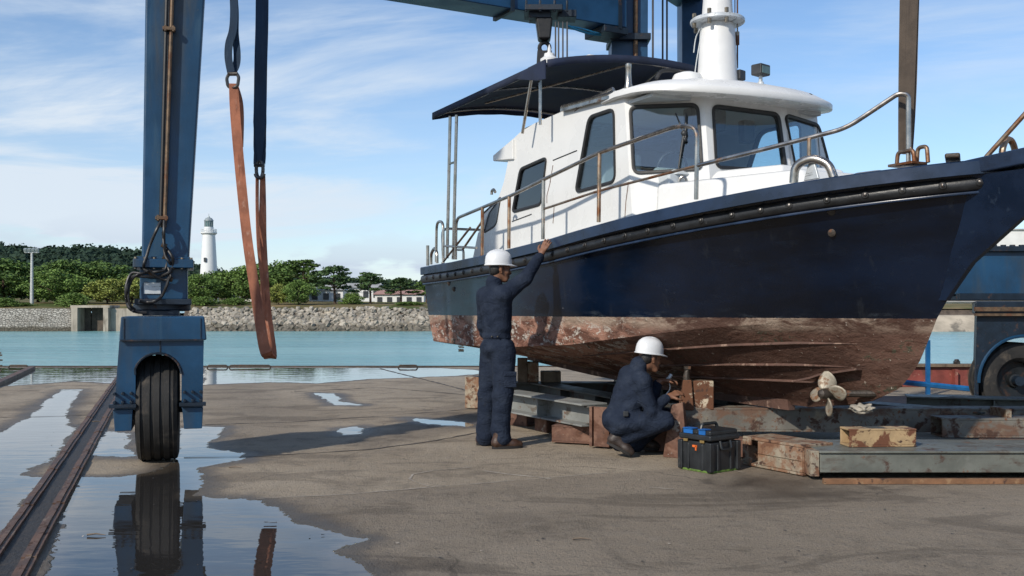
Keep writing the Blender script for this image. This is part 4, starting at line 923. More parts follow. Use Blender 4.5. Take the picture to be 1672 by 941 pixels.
# ------------------------------------------------------------------ slings
SD = 9.9
def sp(u, v, d=SD): return P(u,v,d)
px = SD/F
o = thing('lifting_strap', 'shorter dark blue strap with shackle, hanging left at the crane leg', 'lifting strap', tuple(sp(380,122)), 'blue lifting straps')
mb = MB(); W_ = (1,.25,0)
mb.ribbon(spline([sp(381,-300),sp(381,-40),sp(382,20),sp(380,50),sp(374,72),sp(373,95),sp(377,118)],6), .075, .012, W_)
mb.ribbon(spline([sp(381.5,-300,SD+.05),sp(382,-40,SD+.05),sp(384,20,SD+.05),sp(384,55,SD+.05),sp(387,85,SD+.05),sp(386,105,SD+.05),sp(379,120,SD+.02)],6), .07, .012, W_)
mb.build('webbing', M['strap_blue'], o)
MB().tube(bent([sp(374,121),sp(370,128),sp(372,141),sp(380,145),sp(388,141),sp(390,126),sp(386,120)],.06), .017, 8).cyl(sp(372,121),sp(388,121),.02,8).build('shackle', M['shackle'], o)
o = thing('lifting_strap', 'longer dark blue strap with shackle, second from the crane leg', 'lifting strap', tuple(sp(424,275)), 'blue lifting straps')
mb = MB()
mb.ribbon(spline([sp(428,-300),sp(428,0),sp(426,100),sp(424,200),sp(419,245),sp(418,268)],6), [.125]*19+[.11,.10,.09,.08,.07,.06,.05,.05,.05,.05,.05,.05], .014, W_)
mb.ribbon(spline([sp(429,-300,SD+.04),sp(429,0,SD+.04),sp(427,100,SD+.04),sp(426,200,SD+.04),sp(430,245,SD+.04),sp(429,268,SD+.04)],6), [.11]*19+[.10,.09,.08,.07,.06,.05,.05,.05,.05,.05,.05,.05], .014, W_)
mb.ribbon([sp(424.5,190),sp(424,225),sp(423.5,264)], [.10,.09,.04], .03, W_)
mb.build('webbing', M['strap_blue'], o)
MB().tube([sp(424+5.5*math.cos(a),277+14*math.sin(a)) for a in np.linspace(0,6.283,21)[:-1]], .018, 8, closed=True).tube([sp(424+7*math.cos(a),284+7*math.sin(a),SD-.02) for a in np.linspace(0,3.1416,9)], .018, 8).cyl(sp(415,270),sp(432,270),.02,8).build('shackle', M['shackle'], o)
mb = MB()
pl_ = spline([sp(381,137),sp(385,200),sp(394,300),sp(405,400),sp(421,503),sp(430,560),sp(435,577)],8)
wl_ = list(np.interp(np.linspace(0,1,len(pl_)), [0,.1,.25,.5,1], [.082,.095,.095,.095,.11]))
mb.ribbon(pl_, wl_, .022, (1,.35,0))
mb.ribbon(spline([sp(384,138,SD+.05),sp(392,165,SD+.05),sp(394,195,SD+.04),sp(393,240,SD+.02)],6), .05, .016, (1,.5,0))
rs_ = spline([sp(434,574,SD),sp(438,581,SD+.07),sp(443,577,SD+.15),sp(435,503,SD+.15),sp(429,400,SD+.12),sp(429,340,SD+.06),sp(429,288,SD+.02)],8)
mb.ribbon(rs_, list(np.interp(np.linspace(0,1,len(rs_)),[0,.3,.5,.75,1],[.115,.11,.09,.075,.05])), .02, (1,.35,0))
mb.ribbon(spline([sp(420,288,SD+.02),sp(420,340,SD+.03),sp(422,400,SD+.05),sp(428,460,SD+.1),sp(432,520,SD+.12)],6), .030, .018, (1,.6,0))
mb.build('sling_tmp')
o = bpy.data.objects['sling_tmp']; o.name = 'lifting_sling'; o.data.materials.append(M['sling']); tag(o, 'long worn orange sling looped between the two blue straps', 'sling')
# brown strap at the bow
o = thing('lifting_strap', 'wide brown strap rising from the bow plate at right', 'lifting strap', tuple(P(1480,265,7.35)))
d = 7.35; mb = MB()
mb.ribbon(spline([P(1478,252,d),P(1480,150,d),P(1484,0,d),P(1488,-160,d),P(1494,-640,d)],6), list(np.interp(np.linspace(0,1,25),[0,.4,.6,1],[.105,.135,.15,.16])), .014, (1,.2,0))
mb.ribbon(spline([P(1482,252,d+.04),P(1486,150,d+.05),P(1488,0,d+.05),P(1490,-160,d+.05),P(1494,-640,d+.05)],6), list(np.interp(np.linspace(0,1,25),[0,.4,.6,1],[.07,.10,.12,.13])), .014, (1,-.3,0))
mb.build('webbing', M['strap_brown'], o)

# ------------------------------------------------------------------ cradle, blocks and odds on the quay
cr = thing('boat_cradle', 'low steel cradle of grey-green beams with rusty ends under the boat', 'boat cradle', (2.3,9.0,0))
def ibeam(a, b, ht, wd, mt='beam', nm='beam', fl=.018, parent=cr):
    a = Vector(a); b = Vector(b); d = b-a; R = Matrix.Rotation(math.atan2(d.y,d.x),3,'Z')@Matrix.Rotation(-math.atan2(d.z,Vector((d.x,d.y)).length),3,'Y'); c = (a+b)/2; L = d.length
    mb = MB(); mb.box(c+Vector((0,0,ht/2-fl/2)),(L,wd,fl),R=R); mb.box(c-Vector((0,0,ht/2-fl/2)),(L,wd,fl),R=R); mb.box(c,(L-.004,fl*1.2,ht-fl*2+.002),R=R)
    for k in range(1,int(L/1.2)+1): mb.box(c+R@Vector((-L/2+k*L/(int(L/1.2)+1),0,0)),(.014,wd*.86,ht-fl*2-.004),R=R)
    return mb.build(nm, M[mt], parent, bevel=.004)
def hollow(a, b, ht, wd, mt, nm, th=.02, parent=None, bevel=.005, seam_=False):
    a = Vector(a); b = Vector(b); d = b-a; R = Matrix.Rotation(math.atan2(d.y,d.x),3,'Z')@Matrix.Rotation(-math.atan2(d.z,Vector((d.x,d.y)).length),3,'Y'); c = (a+b)/2; L = d.length; mb = MB()
    mb.box(c+R@Vector((0,0,ht/2-th/2)),(L,wd,th),R=R); mb.box(c+R@Vector((0,0,-ht/2+th/2)),(L,wd,th),R=R)
    for s in (-1,1): mb.box(c+R@Vector((0,s*(wd/2-th/2-.0015),0)),(L-.004,th,ht-2*th+.001),R=R)
    if seam_: mb.box(c+R@Vector((0,-wd/2-.002,0)),(L-.02,.012,.014),R=R)
    return mb.build(nm, M[mt], parent, bevel=bevel)
# C1 platform
mb = MB(); mb.box(((2.40+6.2)/2,8.08,.135),(6.2-2.40,.66,.15)); mb.box(((2.40+6.2)/2,8.08,.222),(6.2-2.38,.70,.02)); mb.build('platform_beam', M['beam'], cr, bevel=.008)
mb = MB(); mb.box((2.36,7.84,.13),(.07,.18,.20)); mb.build('end_plate', M['rustpaint'], cr, bevel=.006)
# rusty end beam with slot
A_, B_ = Vector((1.99,8.52,.135)), Vector((2.33,7.92,.125)); d_ = (B_-A_); L_ = d_.length; R = Matrix.Rotation(math.atan2(d_.y,d_.x),3,'Z'); c = (A_+B_)/2
mb = MB(); wd = .34; ht = .245; nrm = R@Vector((0,1,0))
cc = c+nrm*(wd/2-.02)
mb.box(cc+Vector((0,0,ht/2-.012)),(L_,wd,.024),R=R); mb.box(cc-Vector((0,0,ht/2-.012)),(L_,wd,.024),R=R)
f0 = c-nrm*.02
mb.box(f0+R@Vector((.09,.006,0)),(L_-.19,.022,ht-.05),R=R); mb.box(f0+R@Vector((-L_/2+.03,.006,0)),(.06,.022,ht-.05),R=R)
mb.box(f0+R@Vector((-L_/2+.075,.006,ht/2-.045)),(.05,.021,.05),R=R); mb.box(f0+R@Vector((-L_/2+.075,.006,-ht/2+.045)),(.05,.021,.05),R=R)
mb.box(f0+R@Vector((.09,-.008,0)),(L_-.2,.012,.012),R=R); mb.box(cc+R@Vector((L_/2-.012,0,0)),(.022,wd-.01,ht-.05),R=R); mb.box(cc+R@Vector((-L_/2+.012,0,0)),(.022,wd-.01,ht-.05),R=R)
mb.build('end_beam', M['rustpaint'], cr, bevel=.006)
hollow((1.55,9.35,.31),(6.6,9.25,.31),.22,.26,'beam_rusty','beam',.02,cr); ibeam((-.05,11.25,.31),(.80,9.66,.31),.22,.30,'beam_lit','beam')
ibeam((-.1,13.0,.31),(1.7,12.9,.31),.16,.3,'beam_dk'); ibeam((.75,9.75,.30),(1.62,9.30,.30),.20,.24,'beam_dk'); ibeam((.35,12.95,.30),(1.75,9.55,.28),.18,.3,'beam_dk','keel_beam'); ibeam((1.3,12.9,.30),(4.4,9.2,.30),.18,.28,'beam_dk','keel_beam')
tag(hollow((2.0,8.95,.10),(2.5,8.85,.10),.16,.2,'rust','steel_block',.016), 'rusted hollow block just behind the slotted end beam', 'block', 'rusty blocks under the cradle')
hollow((3.75,8.80,.30),(6.6,8.72,.30),.17,.26,'beam_rusty','beam',.02,cr); ibeam((4.2,10.6,.33),(6.6,9.9,.33),.18,.3,'beam','beam')
MB().box((.86,9.52,.21),(.16,.03,.38),rz=-.5).box((.80,9.62,.21),(.03,.2,.38),rz=-.5).build('end_plate', M['rust'], cr, bevel=.004)
for xx in (4.35,4.95): MB().box((xx,8.86,.345),(.05,.30,.23)).build('gusset', M['rustpaint'], cr, bevel=.005)
BG = 'rusty blocks under the cradle'
def block(a, b, ht, wd, mt, label, nm='steel_block', cat='block', g=BG, solid=False):
    o = hollow(a, b, ht, wd, mt, nm, .016) if not solid else None
    if solid:
        a = Vector(a); b = Vector(b); d = b-a; o = MB().box((a+b)/2,(d.length,wd,ht),math.atan2(d.y,d.x)).build(nm, M[mt], bevel=.008)
    return tag(o, label, cat, g)
hollow_ = block((2.68,8.02,.306),(3.23,8.06,.306),.145,.20,'rustyellow','rusty yellow hollow steel block lying on the near platform beam',g=None)
block((.43,9.98,.10),(.86,9.82,.10),.17,.22,'rust','orange-brown rusted channel block on the ground between the two workers',solid=False)
block((0.0,11.6,.10),(.25,11.4,.10),.19,.26,'rust','rusted block under the far end of the grey beam, right behind the standing worker')
block((.32,11.0,.10),(.44,10.75,.10),.19,.16,'rust','small rusted offcut under the middle of the grey beam, in its shadow',solid=True)
tag(MB().hexa([(1.36,8.98,0),(1.56,8.86,0),(1.60,8.93,0),(1.40,9.05,0)],[(1.43,8.98,.47),(1.53,8.92,.50),(1.56,8.98,.50),(1.46,9.04,.47)]).build('steel_plate', M['rust'], bevel=.008), 'jagged upright rusted plate between the crouching worker and the toolbox', 'steel plate')
tag(MB().box((1.75,9.0,.13),(.34,.30,.26),-.2).build('steel_block', M['rust'], bevel=.008), 'rusted block half hidden behind the black toolbox', 'block', BG)
block((4.05,8.55,.11),(4.75,8.52,.11),.20,.22,'rust','dark rusted block at the right, between two cradle beams',solid=True)
block((-.58,13.5,.22),(-.32,13.4,.22),.42,.30,'rustpaint','pale grey stack of blocks just left of the standing worker',nm='block_stack',solid=True,g=None)
block((1.25,9.40,.11),(1.55,9.36,.11),.20,.24,'rust','rusted foot block under the dark middle beam',solid=True)
block((5.4,9.28,.10),(5.8,9.27,.10),.19,.26,'rust','rusted foot block under the right end of the middle beam',solid=True)
block((.0,12.97,.12),(.35,12.95,.12),.21,.30,'rust','rusted foot block under the left end of the farthest beam',solid=True)
block((4.5,10.5,.13),(4.9,10.4,.13),.22,.30,'rust','rusted foot block under the far right beam',solid=True)
# flat bar on the ground
o = MB().box((4.0,7.60,.022),(3.25,.05,.04),.004).build('flat_bar', M['rust_orange'], bevel=.003); tag(o, 'long rusty flat bar lying on the ground in front of the near beam', 'steel bar')
# keel post with flaking white paint
kp = thing('keel_post', 'rusted keel post with flaking white paint in front of the crouching worker', 'post', (1.68,9.30,.42))
MB().box((1.79,9.32,.535),(.19,.2,.27),-.15).build('block', M['rustwhite'], kp, bevel=.012)
MB().hexa([(1.56,9.2,.40),(1.68,9.18,.40),(1.68,9.34,.40),(1.56,9.36,.40)], [(1.585,9.22,.68),(1.665,9.21,.68),(1.67,9.3,.68),(1.59,9.32,.68)]).build('upright', M['rustwhite'], kp, bevel=.012)
MB().tube([(1.625,9.26,.66),(1.622,9.25,.72),(1.63,9.25,.79)], [.04,.032,.02], 8).box((1.63,9.25,.79),(.06,.06,.03)).build('screw_head', M['prop_dark'], kp, bevel=.004)
sd = 13.0; o = thing('stern_post', 'weathered timber post and wedge propping the stern of the boat', 'post', (sx(862,sd),sd,.39))
MB().box((sx(853,sd),sd,.54),(.13,.2,.32)).build('post', M['timber'], o, bevel=.01); MB().box((sx(870,sd),sd+.03,.52),(.15,.22,.26)).build('packer', M['rustpaint'], o, bevel=.01)
o = MB().box((sx(899,sd),sd,.46),(.26,.24,.14)).build('wedge_block', M['timber'], bevel=.01); tag(o, 'short dark timber block beside the stern post', 'block')
o = MB().box((sx(1012,12.9)+.05,12.9,.46),(.2,.25,.15)).build('wedge_block', M['beam_dk'], bevel=.01); tag(o, 'dark block on the farthest beam, under the middle of the hull', 'block')
# right background: red bulwark, blue guard rail, rusty plates
rb = thing('red_bulwark', 'low red steel bulwark with a wooden cap along the water at right', 'bulwark', (6.5,17.2,0))
MB().box((8.0,17.2,.17),(6.4,.12,.34)).build('plate', M['red_steel'], rb, bevel=.01); MB().box((8.0,17.2,.37),(6.5,.26,.05)).build('cap', M['timber'], rb, bevel=.008)
for xx in (5.6,6.6,7.6,8.6): MB().box((xx,17.08,.16),(.05,.14,.30)).build('rib', M['red_steel'], rb)
o = MB().box((sx(1560,17.2),17.15,.42),(.09,.09,.06)).lathe([(.03,.44),(.045,.46),(.03,.48)],(sx(1560,17.2),17.15,0),seg=10).build('bollard', M['shackle'], bevel=.01); tag(o, 'small dark bollard on the cap of the red bulwark', 'bollard')
gr = thing('guard_rail', 'bright blue steel guard rail in front of the red bulwark', 'guard rail', (6.3,15.4,0))
y = 15.4
for u in (1405,1515,1625): MB().box((sx(u,y),y,.43),(.06,.06,.86)).build('post', M['rail_blue'], gr, bevel=.005)
MB().tube([P(1400,612,y),P(1480,625,y),P(1640,641,y)], .045, 6).build('bottom_rail', M['rail_blue'], gr, smooth=20)
o = MB().box((7.6,13.4,.012),(5.6,3.0,.03),-.08).build('deck_plate', mat('rusty floor plate', (.16,.085,.05), .8, 0, .35, 2, [((.09,.05,.035), 4, .5, .65, V1, .8)], (30,.004)), bevel=.004); tag(o, 'rusty brown steel plate on the ground left of the right wheel', 'steel plate')
o = MB().box((6.2,12.4,.03),(2.6,.10,.035),-.08).build('edge_strip', mat('worn yellow paint', (.38,.27,.05), .7, 0, .3, 8, [(RUSTD, 7, .48, .6, V1, .9)]), bevel=.003); tag(o, 'worn yellow edge strip on the rusty plate', 'edge strip')

# toolbox
tb = thing('toolbox', 'black plastic toolbox with blue lid panels on the ground beside the crouching worker', 'toolbox', (1.645,8.29,0))
ex = (Vector((1.888,8.249,0))-Vector((1.602,8.034,0))); ey = (Vector((1.448,8.345,0))-Vector((1.602,8.034,0)))
lx_, ly_ = ex.length, ey.length; ex.normalize(); ey = Vector((-ex.y,ex.x,0)); o0 = Vector((1.602,8.034,0))
R = Matrix((ex,ey,Vector((0,0,1)))).transposed(); bc = o0+ex*lx_/2+ey*ly_/2
def tbox(x, y, z, sx_, sy_, sz_): return (bc+R@Vector((x,y,z)), (sx_,sy_,sz_))
mb = MB()
for (z0,z1,s0,s1) in ((.0,.25,.93,.97),):
    h = lambda s: [(bc+R@Vector((a*lx_/2*s,b*ly_/2*s,0))) for a,b in ((-1,-1),(1,-1),(1,1),(-1,1))]
    mb.hexa([p+Vector((0,0,z0)) for p in h(s0)], [p+Vector((0,0,z1)) for p in h(s1)])
for sx__, sy__ in ((-1,-1),(1,-1),(1,1),(-1,1)): mb.box(*tbox(sx__*lx_*.455,sy__*ly_*.455,.13,.05,.05,.24),R=R)
for k in (-.22,.22): mb.box(*tbox(lx_*k,-ly_*.475,.125,.03,.02,.22),R=R); mb.box(*tbox(-lx_*.475,ly_*k,.125,.02,.03,.22),R=R)
mb.build('body', M['box_black'], tb, bevel=.012)
mb = MB(); mb.box(*tbox(0,0,.285,lx_*1.02,ly_*1.02,.05),R=R); mb.box(*tbox(0,0,.325,lx_*.94,ly_*.94,.045),R=R); mb.build('lid', M['box_black'], tb, bevel=.016)
mb = MB(); mb.tube(bent([bc+R@Vector((-.10,0,.34)),bc+R@Vector((-.085,0,.385)),bc+R@Vector((.085,0,.385)),bc+R@Vector((.10,0,.34))],.03), .014, 8); mb.build('handle', M['box_black'], tb)
MB().box(*tbox(-lx_*.40,ly_*.22,.352,.075,.10,.006),R=R).box(*tbox(-lx_*.40,-ly_*.22,.352,.075,.075,.006),R=R).box(*tbox(-lx_*.474,ly_*.22,.327,.006,.10,.034),R=R).box(*tbox(-lx_*.474,-ly_*.22,.327,.006,.07,.034),R=R).build('blue_panel', M['box_blue'], tb)
for k in (-.26,.26): MB().box(*tbox(-lx_*.52,ly_*k,.255,.012,.045,.022),R=R).build('latch', M['brass'], tb, bevel=.003)
MB().box(*tbox(-lx_*.487,0,.21,.006,.05,.018),R=R).box(*tbox(-lx_*.487,-.012,.195,.006,.014,.04),R=R).build('orange_mark', M['orange_mark'], tb)
mb = MB(); mb.tube(bent([bc+R@Vector((-.06,-ly_*.49,.26)),bc+R@Vector((-.06,-ly_*.54,.19)),bc+R@Vector((.06,-ly_*.54,.19)),bc+R@Vector((.06,-ly_*.49,.26))],.02), .010, 8); mb.build('side_handle', M['box_black'], tb)
mb = MB()
for (z,s) in ((.012,.945),): 
    h = [(bc+R@Vector((a*lx_/2*s,b*ly_/2*s,0))) for a,b in ((-1,-1),(1,-1),(1,1),(-1,1))]; mb.hexa([p+Vector((0,0,.001)) for p in h],[p+Vector((0,0,.020)) for p in h])
mb.build('mossy_foot', M['box_green'], tb, bevel=.004)
# ------------------------------------------------------------------ the boat (local frame: x forward from the transom, y to port, z up)
HD = np.array([.45,-.893]); HD = HD/np.linalg.norm(HD); PT_ = np.array([-HD[1]*1.0, HD[0]*1.0]); ST = np.array([.015,13.9])
boat = bpy.data.objects.new('motor_boat', None); COL.objects.link(boat)
boat.location = (ST[0],ST[1],0); boat.rotation_euler = (0,0,math.atan2(HD[1],HD[0]))
tag(boat, 'navy and white motor cruiser with brown worn bottom, propped up on the cradle', 'boat')
def ray_local(u, v):
    k = (u-U0)/F; o = np.array([0,0]) - ST; d = np.array([k,1.0])
    return np.array([o@HD, o@PT_, CH]), np.array([d@HD, d@PT_, -(v-V0)/F])
def on_plane(u, v, p0, n):
    o, d = ray_local(u,v); n = np.array(n,float); t_ = ((np.array(p0,float)-o)@n)/(d@n); return Vector(o+d*t_)
def on_y(u, v, y): return on_plane(u,v,(0,y,0),(0,1,0))
ZW = 1.262
def stem_x(z): return np.interp(z, [.47,.49,.58,.73,.93,1.26,1.63,1.97,2.29,2.42], [5.72,5.98,6.46,6.78,6.95,7.12,7.37,7.55,7.68,7.72])
def b_deck(s):
    x = s*7.7; aft = 1.5-.15*np.clip((3.2-x)/3.2,0,1)**2; t_ = np.clip((x-3.2)/4.5,0,1)
    return np.where(x < 3.2, aft, 1.5*np.clip(1-t_**2.6,0,1)**.75)
def b_wl(s):
    t_ = np.clip((s-.38)/.62,0,1); return (1.43-.07*np.clip((.38-s)/.38,0,1)**2)*(1-t_**2.0)
def z_sheer(s): 
    return np.interp(s*7.7, [0,1.23,2.5,3.79,4.8,5.54,6.13,6.6,7,7.34,7.7], [1.89,1.905,1.945,2.02,2.12,2.19,2.245,2.29,2.325,2.355,2.39])
def x_tr(z): return np.maximum(0,(1.89-z)*.36)
def top_pt(s, f):                                   # f 0 waterline .. 1 sheer, starboard
    s = np.asarray(s,float); zs = z_sheer(s); z = ZW+(zs-ZW)*f; ze = ZW+(2.39-ZW)*f
    x = x_tr(z)+s*(stem_x(ze)-x_tr(z)); y = b_wl(s)+(b_deck(s)-b_wl(s))*f**(1.0+.9*np.clip(s*1.4-.5,0,1)); return x, -y, z
def z_chine(s): return np.interp(s*7.2, [.3,2,3.79,4.8,5.54,6.2,7.2], [.92,.90,.985,1.10,1.18,1.225,1.255])
def z_keel(s): return np.interp(s, [0,.3,.6,.8,1], [.74,.60,.50,.48,.475])
def bot_pt(s, g):                                   # g 0 chine .. 1 keel
    s = np.asarray(s,float); zc = z_chine(s); zk = z_keel(s); z = zc+(zk-zc)*(g**.92); ze = 1.255+(.475-1.255)*g
    x = x_tr(z)+s*(stem_x(ze)-x_tr(z)); y = b_wl(s)*.985*(1-g)**.95; return x, -np.maximum(y,0), z
sv = np.concatenate([np.linspace(0,.8,41), .8+.2*np.sin(np.linspace(0,np.pi/2,34))[1:]])
rows = [np.array(top_pt(sv,f)) for f in np.linspace(1,0,12)] + [np.array(bot_pt(sv,g)) for g in np.linspace(0,1,14)]
mb = MB()
ns = len(sv); nr = len(rows)
stb = [[Vector(r[:,i]) for i in range(ns)] for r in rows]
for side in (1,-1):
    vs = [Vector((p.x,p.y*side,p.z)) for r in stb for p in r]
    mb.add(vs, [(r*ns+i,r*ns+i+1,(r+1)*ns+i+1,(r+1)*ns+i) for r in range(nr-1) for i in range(ns-1)])
tr_s = [stb[r][0] for r in range(nr)]               # transom
vs = tr_s+[Vector((p.x,-p.y,p.z)) for p in tr_s]; mb.add(vs, [(r,r+1,nr+r+1,nr+r) for r in range(nr-1)])
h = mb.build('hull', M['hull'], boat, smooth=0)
bm = bmesh.new(); bm.from_mesh(h.data); bmesh.ops.remove_doubles(bm, verts=bm.verts, dist=.002); bmesh.ops.recalc_face_normals(bm, faces=bm.faces); bm.to_mesh(h.data); bm.free()
h.data.polygons.foreach_set('use_smooth',[True]*len(h.data.polygons)); h.data.set_sharp_from_angle(angle=math.radians(26))
# deck
mb = MB(); L = [Vector((a,b_,c-.07)) for a,b_,c in zip(*top_pt(sv,1.0))]
vs = L+[Vector((p.x,-p.y,p.z)) for p in L]; mb.add(vs, [(i,i+1,ns+i+1,ns+i) for i in range(ns-1)]); mb.build('deck', M['deck'], boat)
def edge_path(f, off=0.0, n=90, both=True, s1=1.0):
    sq = s1*np.concatenate([np.linspace(0,.8,n), .8+.2*np.sin(np.linspace(0,np.pi/2,n//2))[1:]])
    x,y,z = top_pt(sq,f); pts = [Vector(p) for p in zip(x,y,z)]
    if both: pts = pts+[Vector((p.x,-p.y,p.z)) for p in reversed(pts[:-1])]
    outs = []
    for i in range(len(pts)):
        tg = pts[min(i+1,len(pts)-1)]-pts[max(i-1,0)]; o_ = Vector((tg.y,-tg.x,0))
        outs.append(o_.normalized() if o_.length > 1e-9 else Vector((1,0,0)))
    return pts, outs
pts, outs = edge_path(1.0)
MB().sweep(pts, outs, [(.018,-.098),(.034,-.094),(.036,-.004),(.028,.006),(-.115,.012),(-.12,-.06),(-.01,-.07)]).build('gunwale', M['navy_cap'], boat, smooth=30)
def rr_path():
    sq = np.concatenate([np.linspace(0,.8,90), .8+.2*np.sin(np.linspace(0,np.pi/2,45))[1:]])
    zs = z_sheer(sq); f = (zs-.155-ZW)/(zs-ZW); x,y,z = top_pt(sq,f); pts = [Vector(p) for p in zip(x,y,z)]
    pts = pts+[Vector((p.x,-p.y,p.z)) for p in reversed(pts[:-1])]; outs = []
    for i in range(len(pts)):
        tg = pts[min(i+1,len(pts)-1)]-pts[max(i-1,0)]; outs.append(Vector((tg.y,-tg.x,0)).normalized())
    return pts, outs
pts, outs = rr_path()
rr = MB().sweep(pts, outs, [(-.02,-.052),(.018,-.052),(.046,-.034),(.052,0),(.046,.034),(.018,.052),(-.02,.052)]).build('rubbing_strake', M['rubrail'], boat, smooth=50)
MB().sweep([p-Vector((0,0,.062)) for p in pts], outs, [(-.02,-.010),(.022,-.010),(.026,0),(.022,.008),(-.02,.008)]).build('lower_trim', M['navy_cap'], boat, smooth=50)
mb = MB(); acc = 0; last = pts[0]; cnt = 0
for p, o_ in zip(pts[1:], outs[1:]):
    acc += (p-last).length; last = p
    if acc > .235 and cnt < 60:
        acc = 0; cnt += 1; c = p+o_*.040+Vector((0,0,.004)); mb = MB()
        mb.lathe([(.028,0),(.028,.016),(.022,.020)], c, tuple(o_), 10, M['black']); mb.lathe([(.015,.012),(.015,.028),(.001,.034)], c, tuple(o_), 8, M['shackle']); mb.build('strake_bolt', None, rr)
# clipper beak ahead of the stem, with its own cap
zz = np.linspace(1.40,2.29,14); mb = MB(); vs = []
for z in zz:
    xf = float(np.interp(z,[1.40,1.44,1.67,1.94,2.29],[7.24,7.27,7.46,7.83,8.36])); xs0 = float(stem_x(z)); g_ = (z-1.40)/.89
    vs += [Vector((xs0-.10-.02*g_,-(.045+.13*g_),z)), Vector((xf-.02,-.025,z)), Vector((xf-.02,.025,z)), Vector((xs0-.10-.02*g_,.045+.13*g_,z))]
mb.add(vs, [(i*4+k,i*4+(k+1)%4,i*4+4+(k+1)%4,i*4+4+k) for i in range(13) for k in range(4)]+[(0,1,2,3),(52,53,54,55)])
mb.build('bow_beak', M['crane_beam_navy'], boat, smooth=30)
MB().hexa([Vector((7.52,-.20,2.285)),Vector((8.40,-.09,2.35)),Vector((8.40,.09,2.35)),Vector((7.52,.20,2.285))],[Vector((7.52,-.21,2.392)),Vector((8.46,-.10,2.47)),Vector((8.46,.10,2.47)),Vector((7.52,.21,2.392))]).build('bow_platform', M['navy_cap'], boat, bevel=.012)
# stem bar
zz = np.linspace(2.28,.52,30); sp_ = [Vector((stem_x(z)+.004,0,z)) for z in zz]
# spray rails on the bottom
for g, s0, s1 in ((.20,.50,.965),(.45,.52,.95),(.66,.55,.93)):
    for side in (1,-1):
        sq = np.linspace(s0,s1,40); x,y,z = bot_pt(sq,g); q = [Vector((a,b_*side,c)) for a,b_,c in zip(x,y,z)]; outs_ = []
        for i in range(len(q)):
            tg = q[min(i+1,39)]-q[max(i-1,0)]; outs_.append(Vector((tg.y,-tg.x,0)).normalized()*side)
        tp = [min(1,i/6,(39-i)/9) for i in range(40)]; q = [p_-o_*.034*(1-t_)  for p_,o_,t_ in zip(q,outs_,tp)]
        MB().sweep(q, outs_, [(-.03,-.010),(.012,-.014),(.020,-.008),(.010,.012),(-.03,.018)]).build('spray_rail', M['strake'], boat, smooth=40)
# keel
MB().sweep([Vector((x,0,z_keel(x/7.2)-.0)) for x in np.linspace(.5,5.55,30)], [Vector((0,-1,0))]*30, [(-.035,-.055),(.035,-.055),(.045,.04),(-.045,.04)]).build('keel', M['strake'], boat)
# ---- superstructure
TH = .035
def panel(name, outer, wins, mt, th=TH, parent=boat):
    outer = [Vector(p) for p in outer]; nrm = Vector((0,0,0))
    for i in range(len(outer)): nrm += outer[i].cross(outer[(i+1)%len(outer)])
    nrm.normalize(); loops = [outer]+[[Vector(p) for p in w_] for w_ in wins]
    e1 = (outer[1]-outer[0]).normalized(); e2 = nrm.cross(e1)
    flat = [p for l in loops for p in l]; tri = tessellate_polygon([[Vector((p.dot(e1),p.dot(e2),0)) for p in l] for l in loops])
    n = len(flat); mb = MB(); mb.add(flat+[p-nrm*th for p in flat], [tuple(q) for q in tri]+[tuple(i+n for i in q) for q in tri])
    o_ = 0
    for l in loops:
        m_2 = len(l); mb.f += [[o_+i,o_+(i+1)%m_2,n+o_+(i+1)%m_2,n+o_+i] for i in range(m_2)]; mb.mi += [0]*m_2; o_ += m_2
    return mb.build(name, mt, parent, smooth=25), nrm
def window(poly, nrm, gmat, parent, fr=.020, proud=.014, name='window'):
    n = len(poly); c = sum(poly, Vector())/n; inn = []
    for i in range(n):
        tg = (poly[(i+1)%n]-poly[i-1]).normalized(); q = nrm.cross(tg); 
        if (c-poly[i]).dot(q) < 0: q = -q
        inn.append(q)
    o1 = [p-q*.010 for p,q in zip(poly,inn)]; i1 = [p+q*fr for p,q in zip(poly,inn)]
    mb = MB(); vs = [p+nrm*.001 for p in o1]+[p+nrm*proud for p in o1]+[p+nrm*(proud+.003)-(p-p2)*.35 for p,p2 in zip(o1,i1)]+[p+nrm*proud*.6 for p in i1]+[p-nrm*(TH+.004) for p in i1]+[p-nrm*(TH+.004) for p in o1]
    mb.add(vs, [(r*n+i,r*n+(i+1)%n,((r+1)%6)*n+(i+1)%n,((r+1)%6)*n+i) for r in range(6) for i in range(n)])
    g = MB(); g.add([p-nrm*.012 for p in i1]+[p-nrm*.020 for p in i1], [tuple(range(n)), tuple(range(2*n-1,n-1,-1))]+[(i,(i+1)%n,n+(i+1)%n,n+i) for i in range(n)])
    go = g.build(name, gmat, parent, smooth=0); mb.build('frame', M['rubber'], go, smooth=60); return go
YS = -1.05; RK = .12
def c_pt(x, y, z): return Vector((x+(3.3-z)*RK, y, z))
C0, C1, C2, C3 = (4.43,YS), (4.93,-.5), (4.93,.5), (4.72,1.1)
ZT0, ZB0 = 3.36, 1.95
def facet_pts(a, b): return [c_pt(a[0],a[1],ZB0), c_pt(b[0],b[1],ZB0), c_pt(b[0],b[1],ZT0), c_pt(a[0],a[1],ZT0)]
def facet_n(a, b):
    q = facet_pts(a,b); n = (q[1]-q[0]).cross(q[3]-q[0]); n.normalize(); return n
def poly3(pix, p0, n, r=.08):
    q = [on_plane(u,v,p0,n) for u,v in pix]; n = Vector(n); e1 = (q[1]-q[0]).normalized(); e2 = n.cross(e1)
    f2 = rounded([((p-q[0]).dot(e1),(p-q[0]).dot(e2)) for p in q], r); return [q[0]+e1*a+e2*b_ for a,b_ in f2]
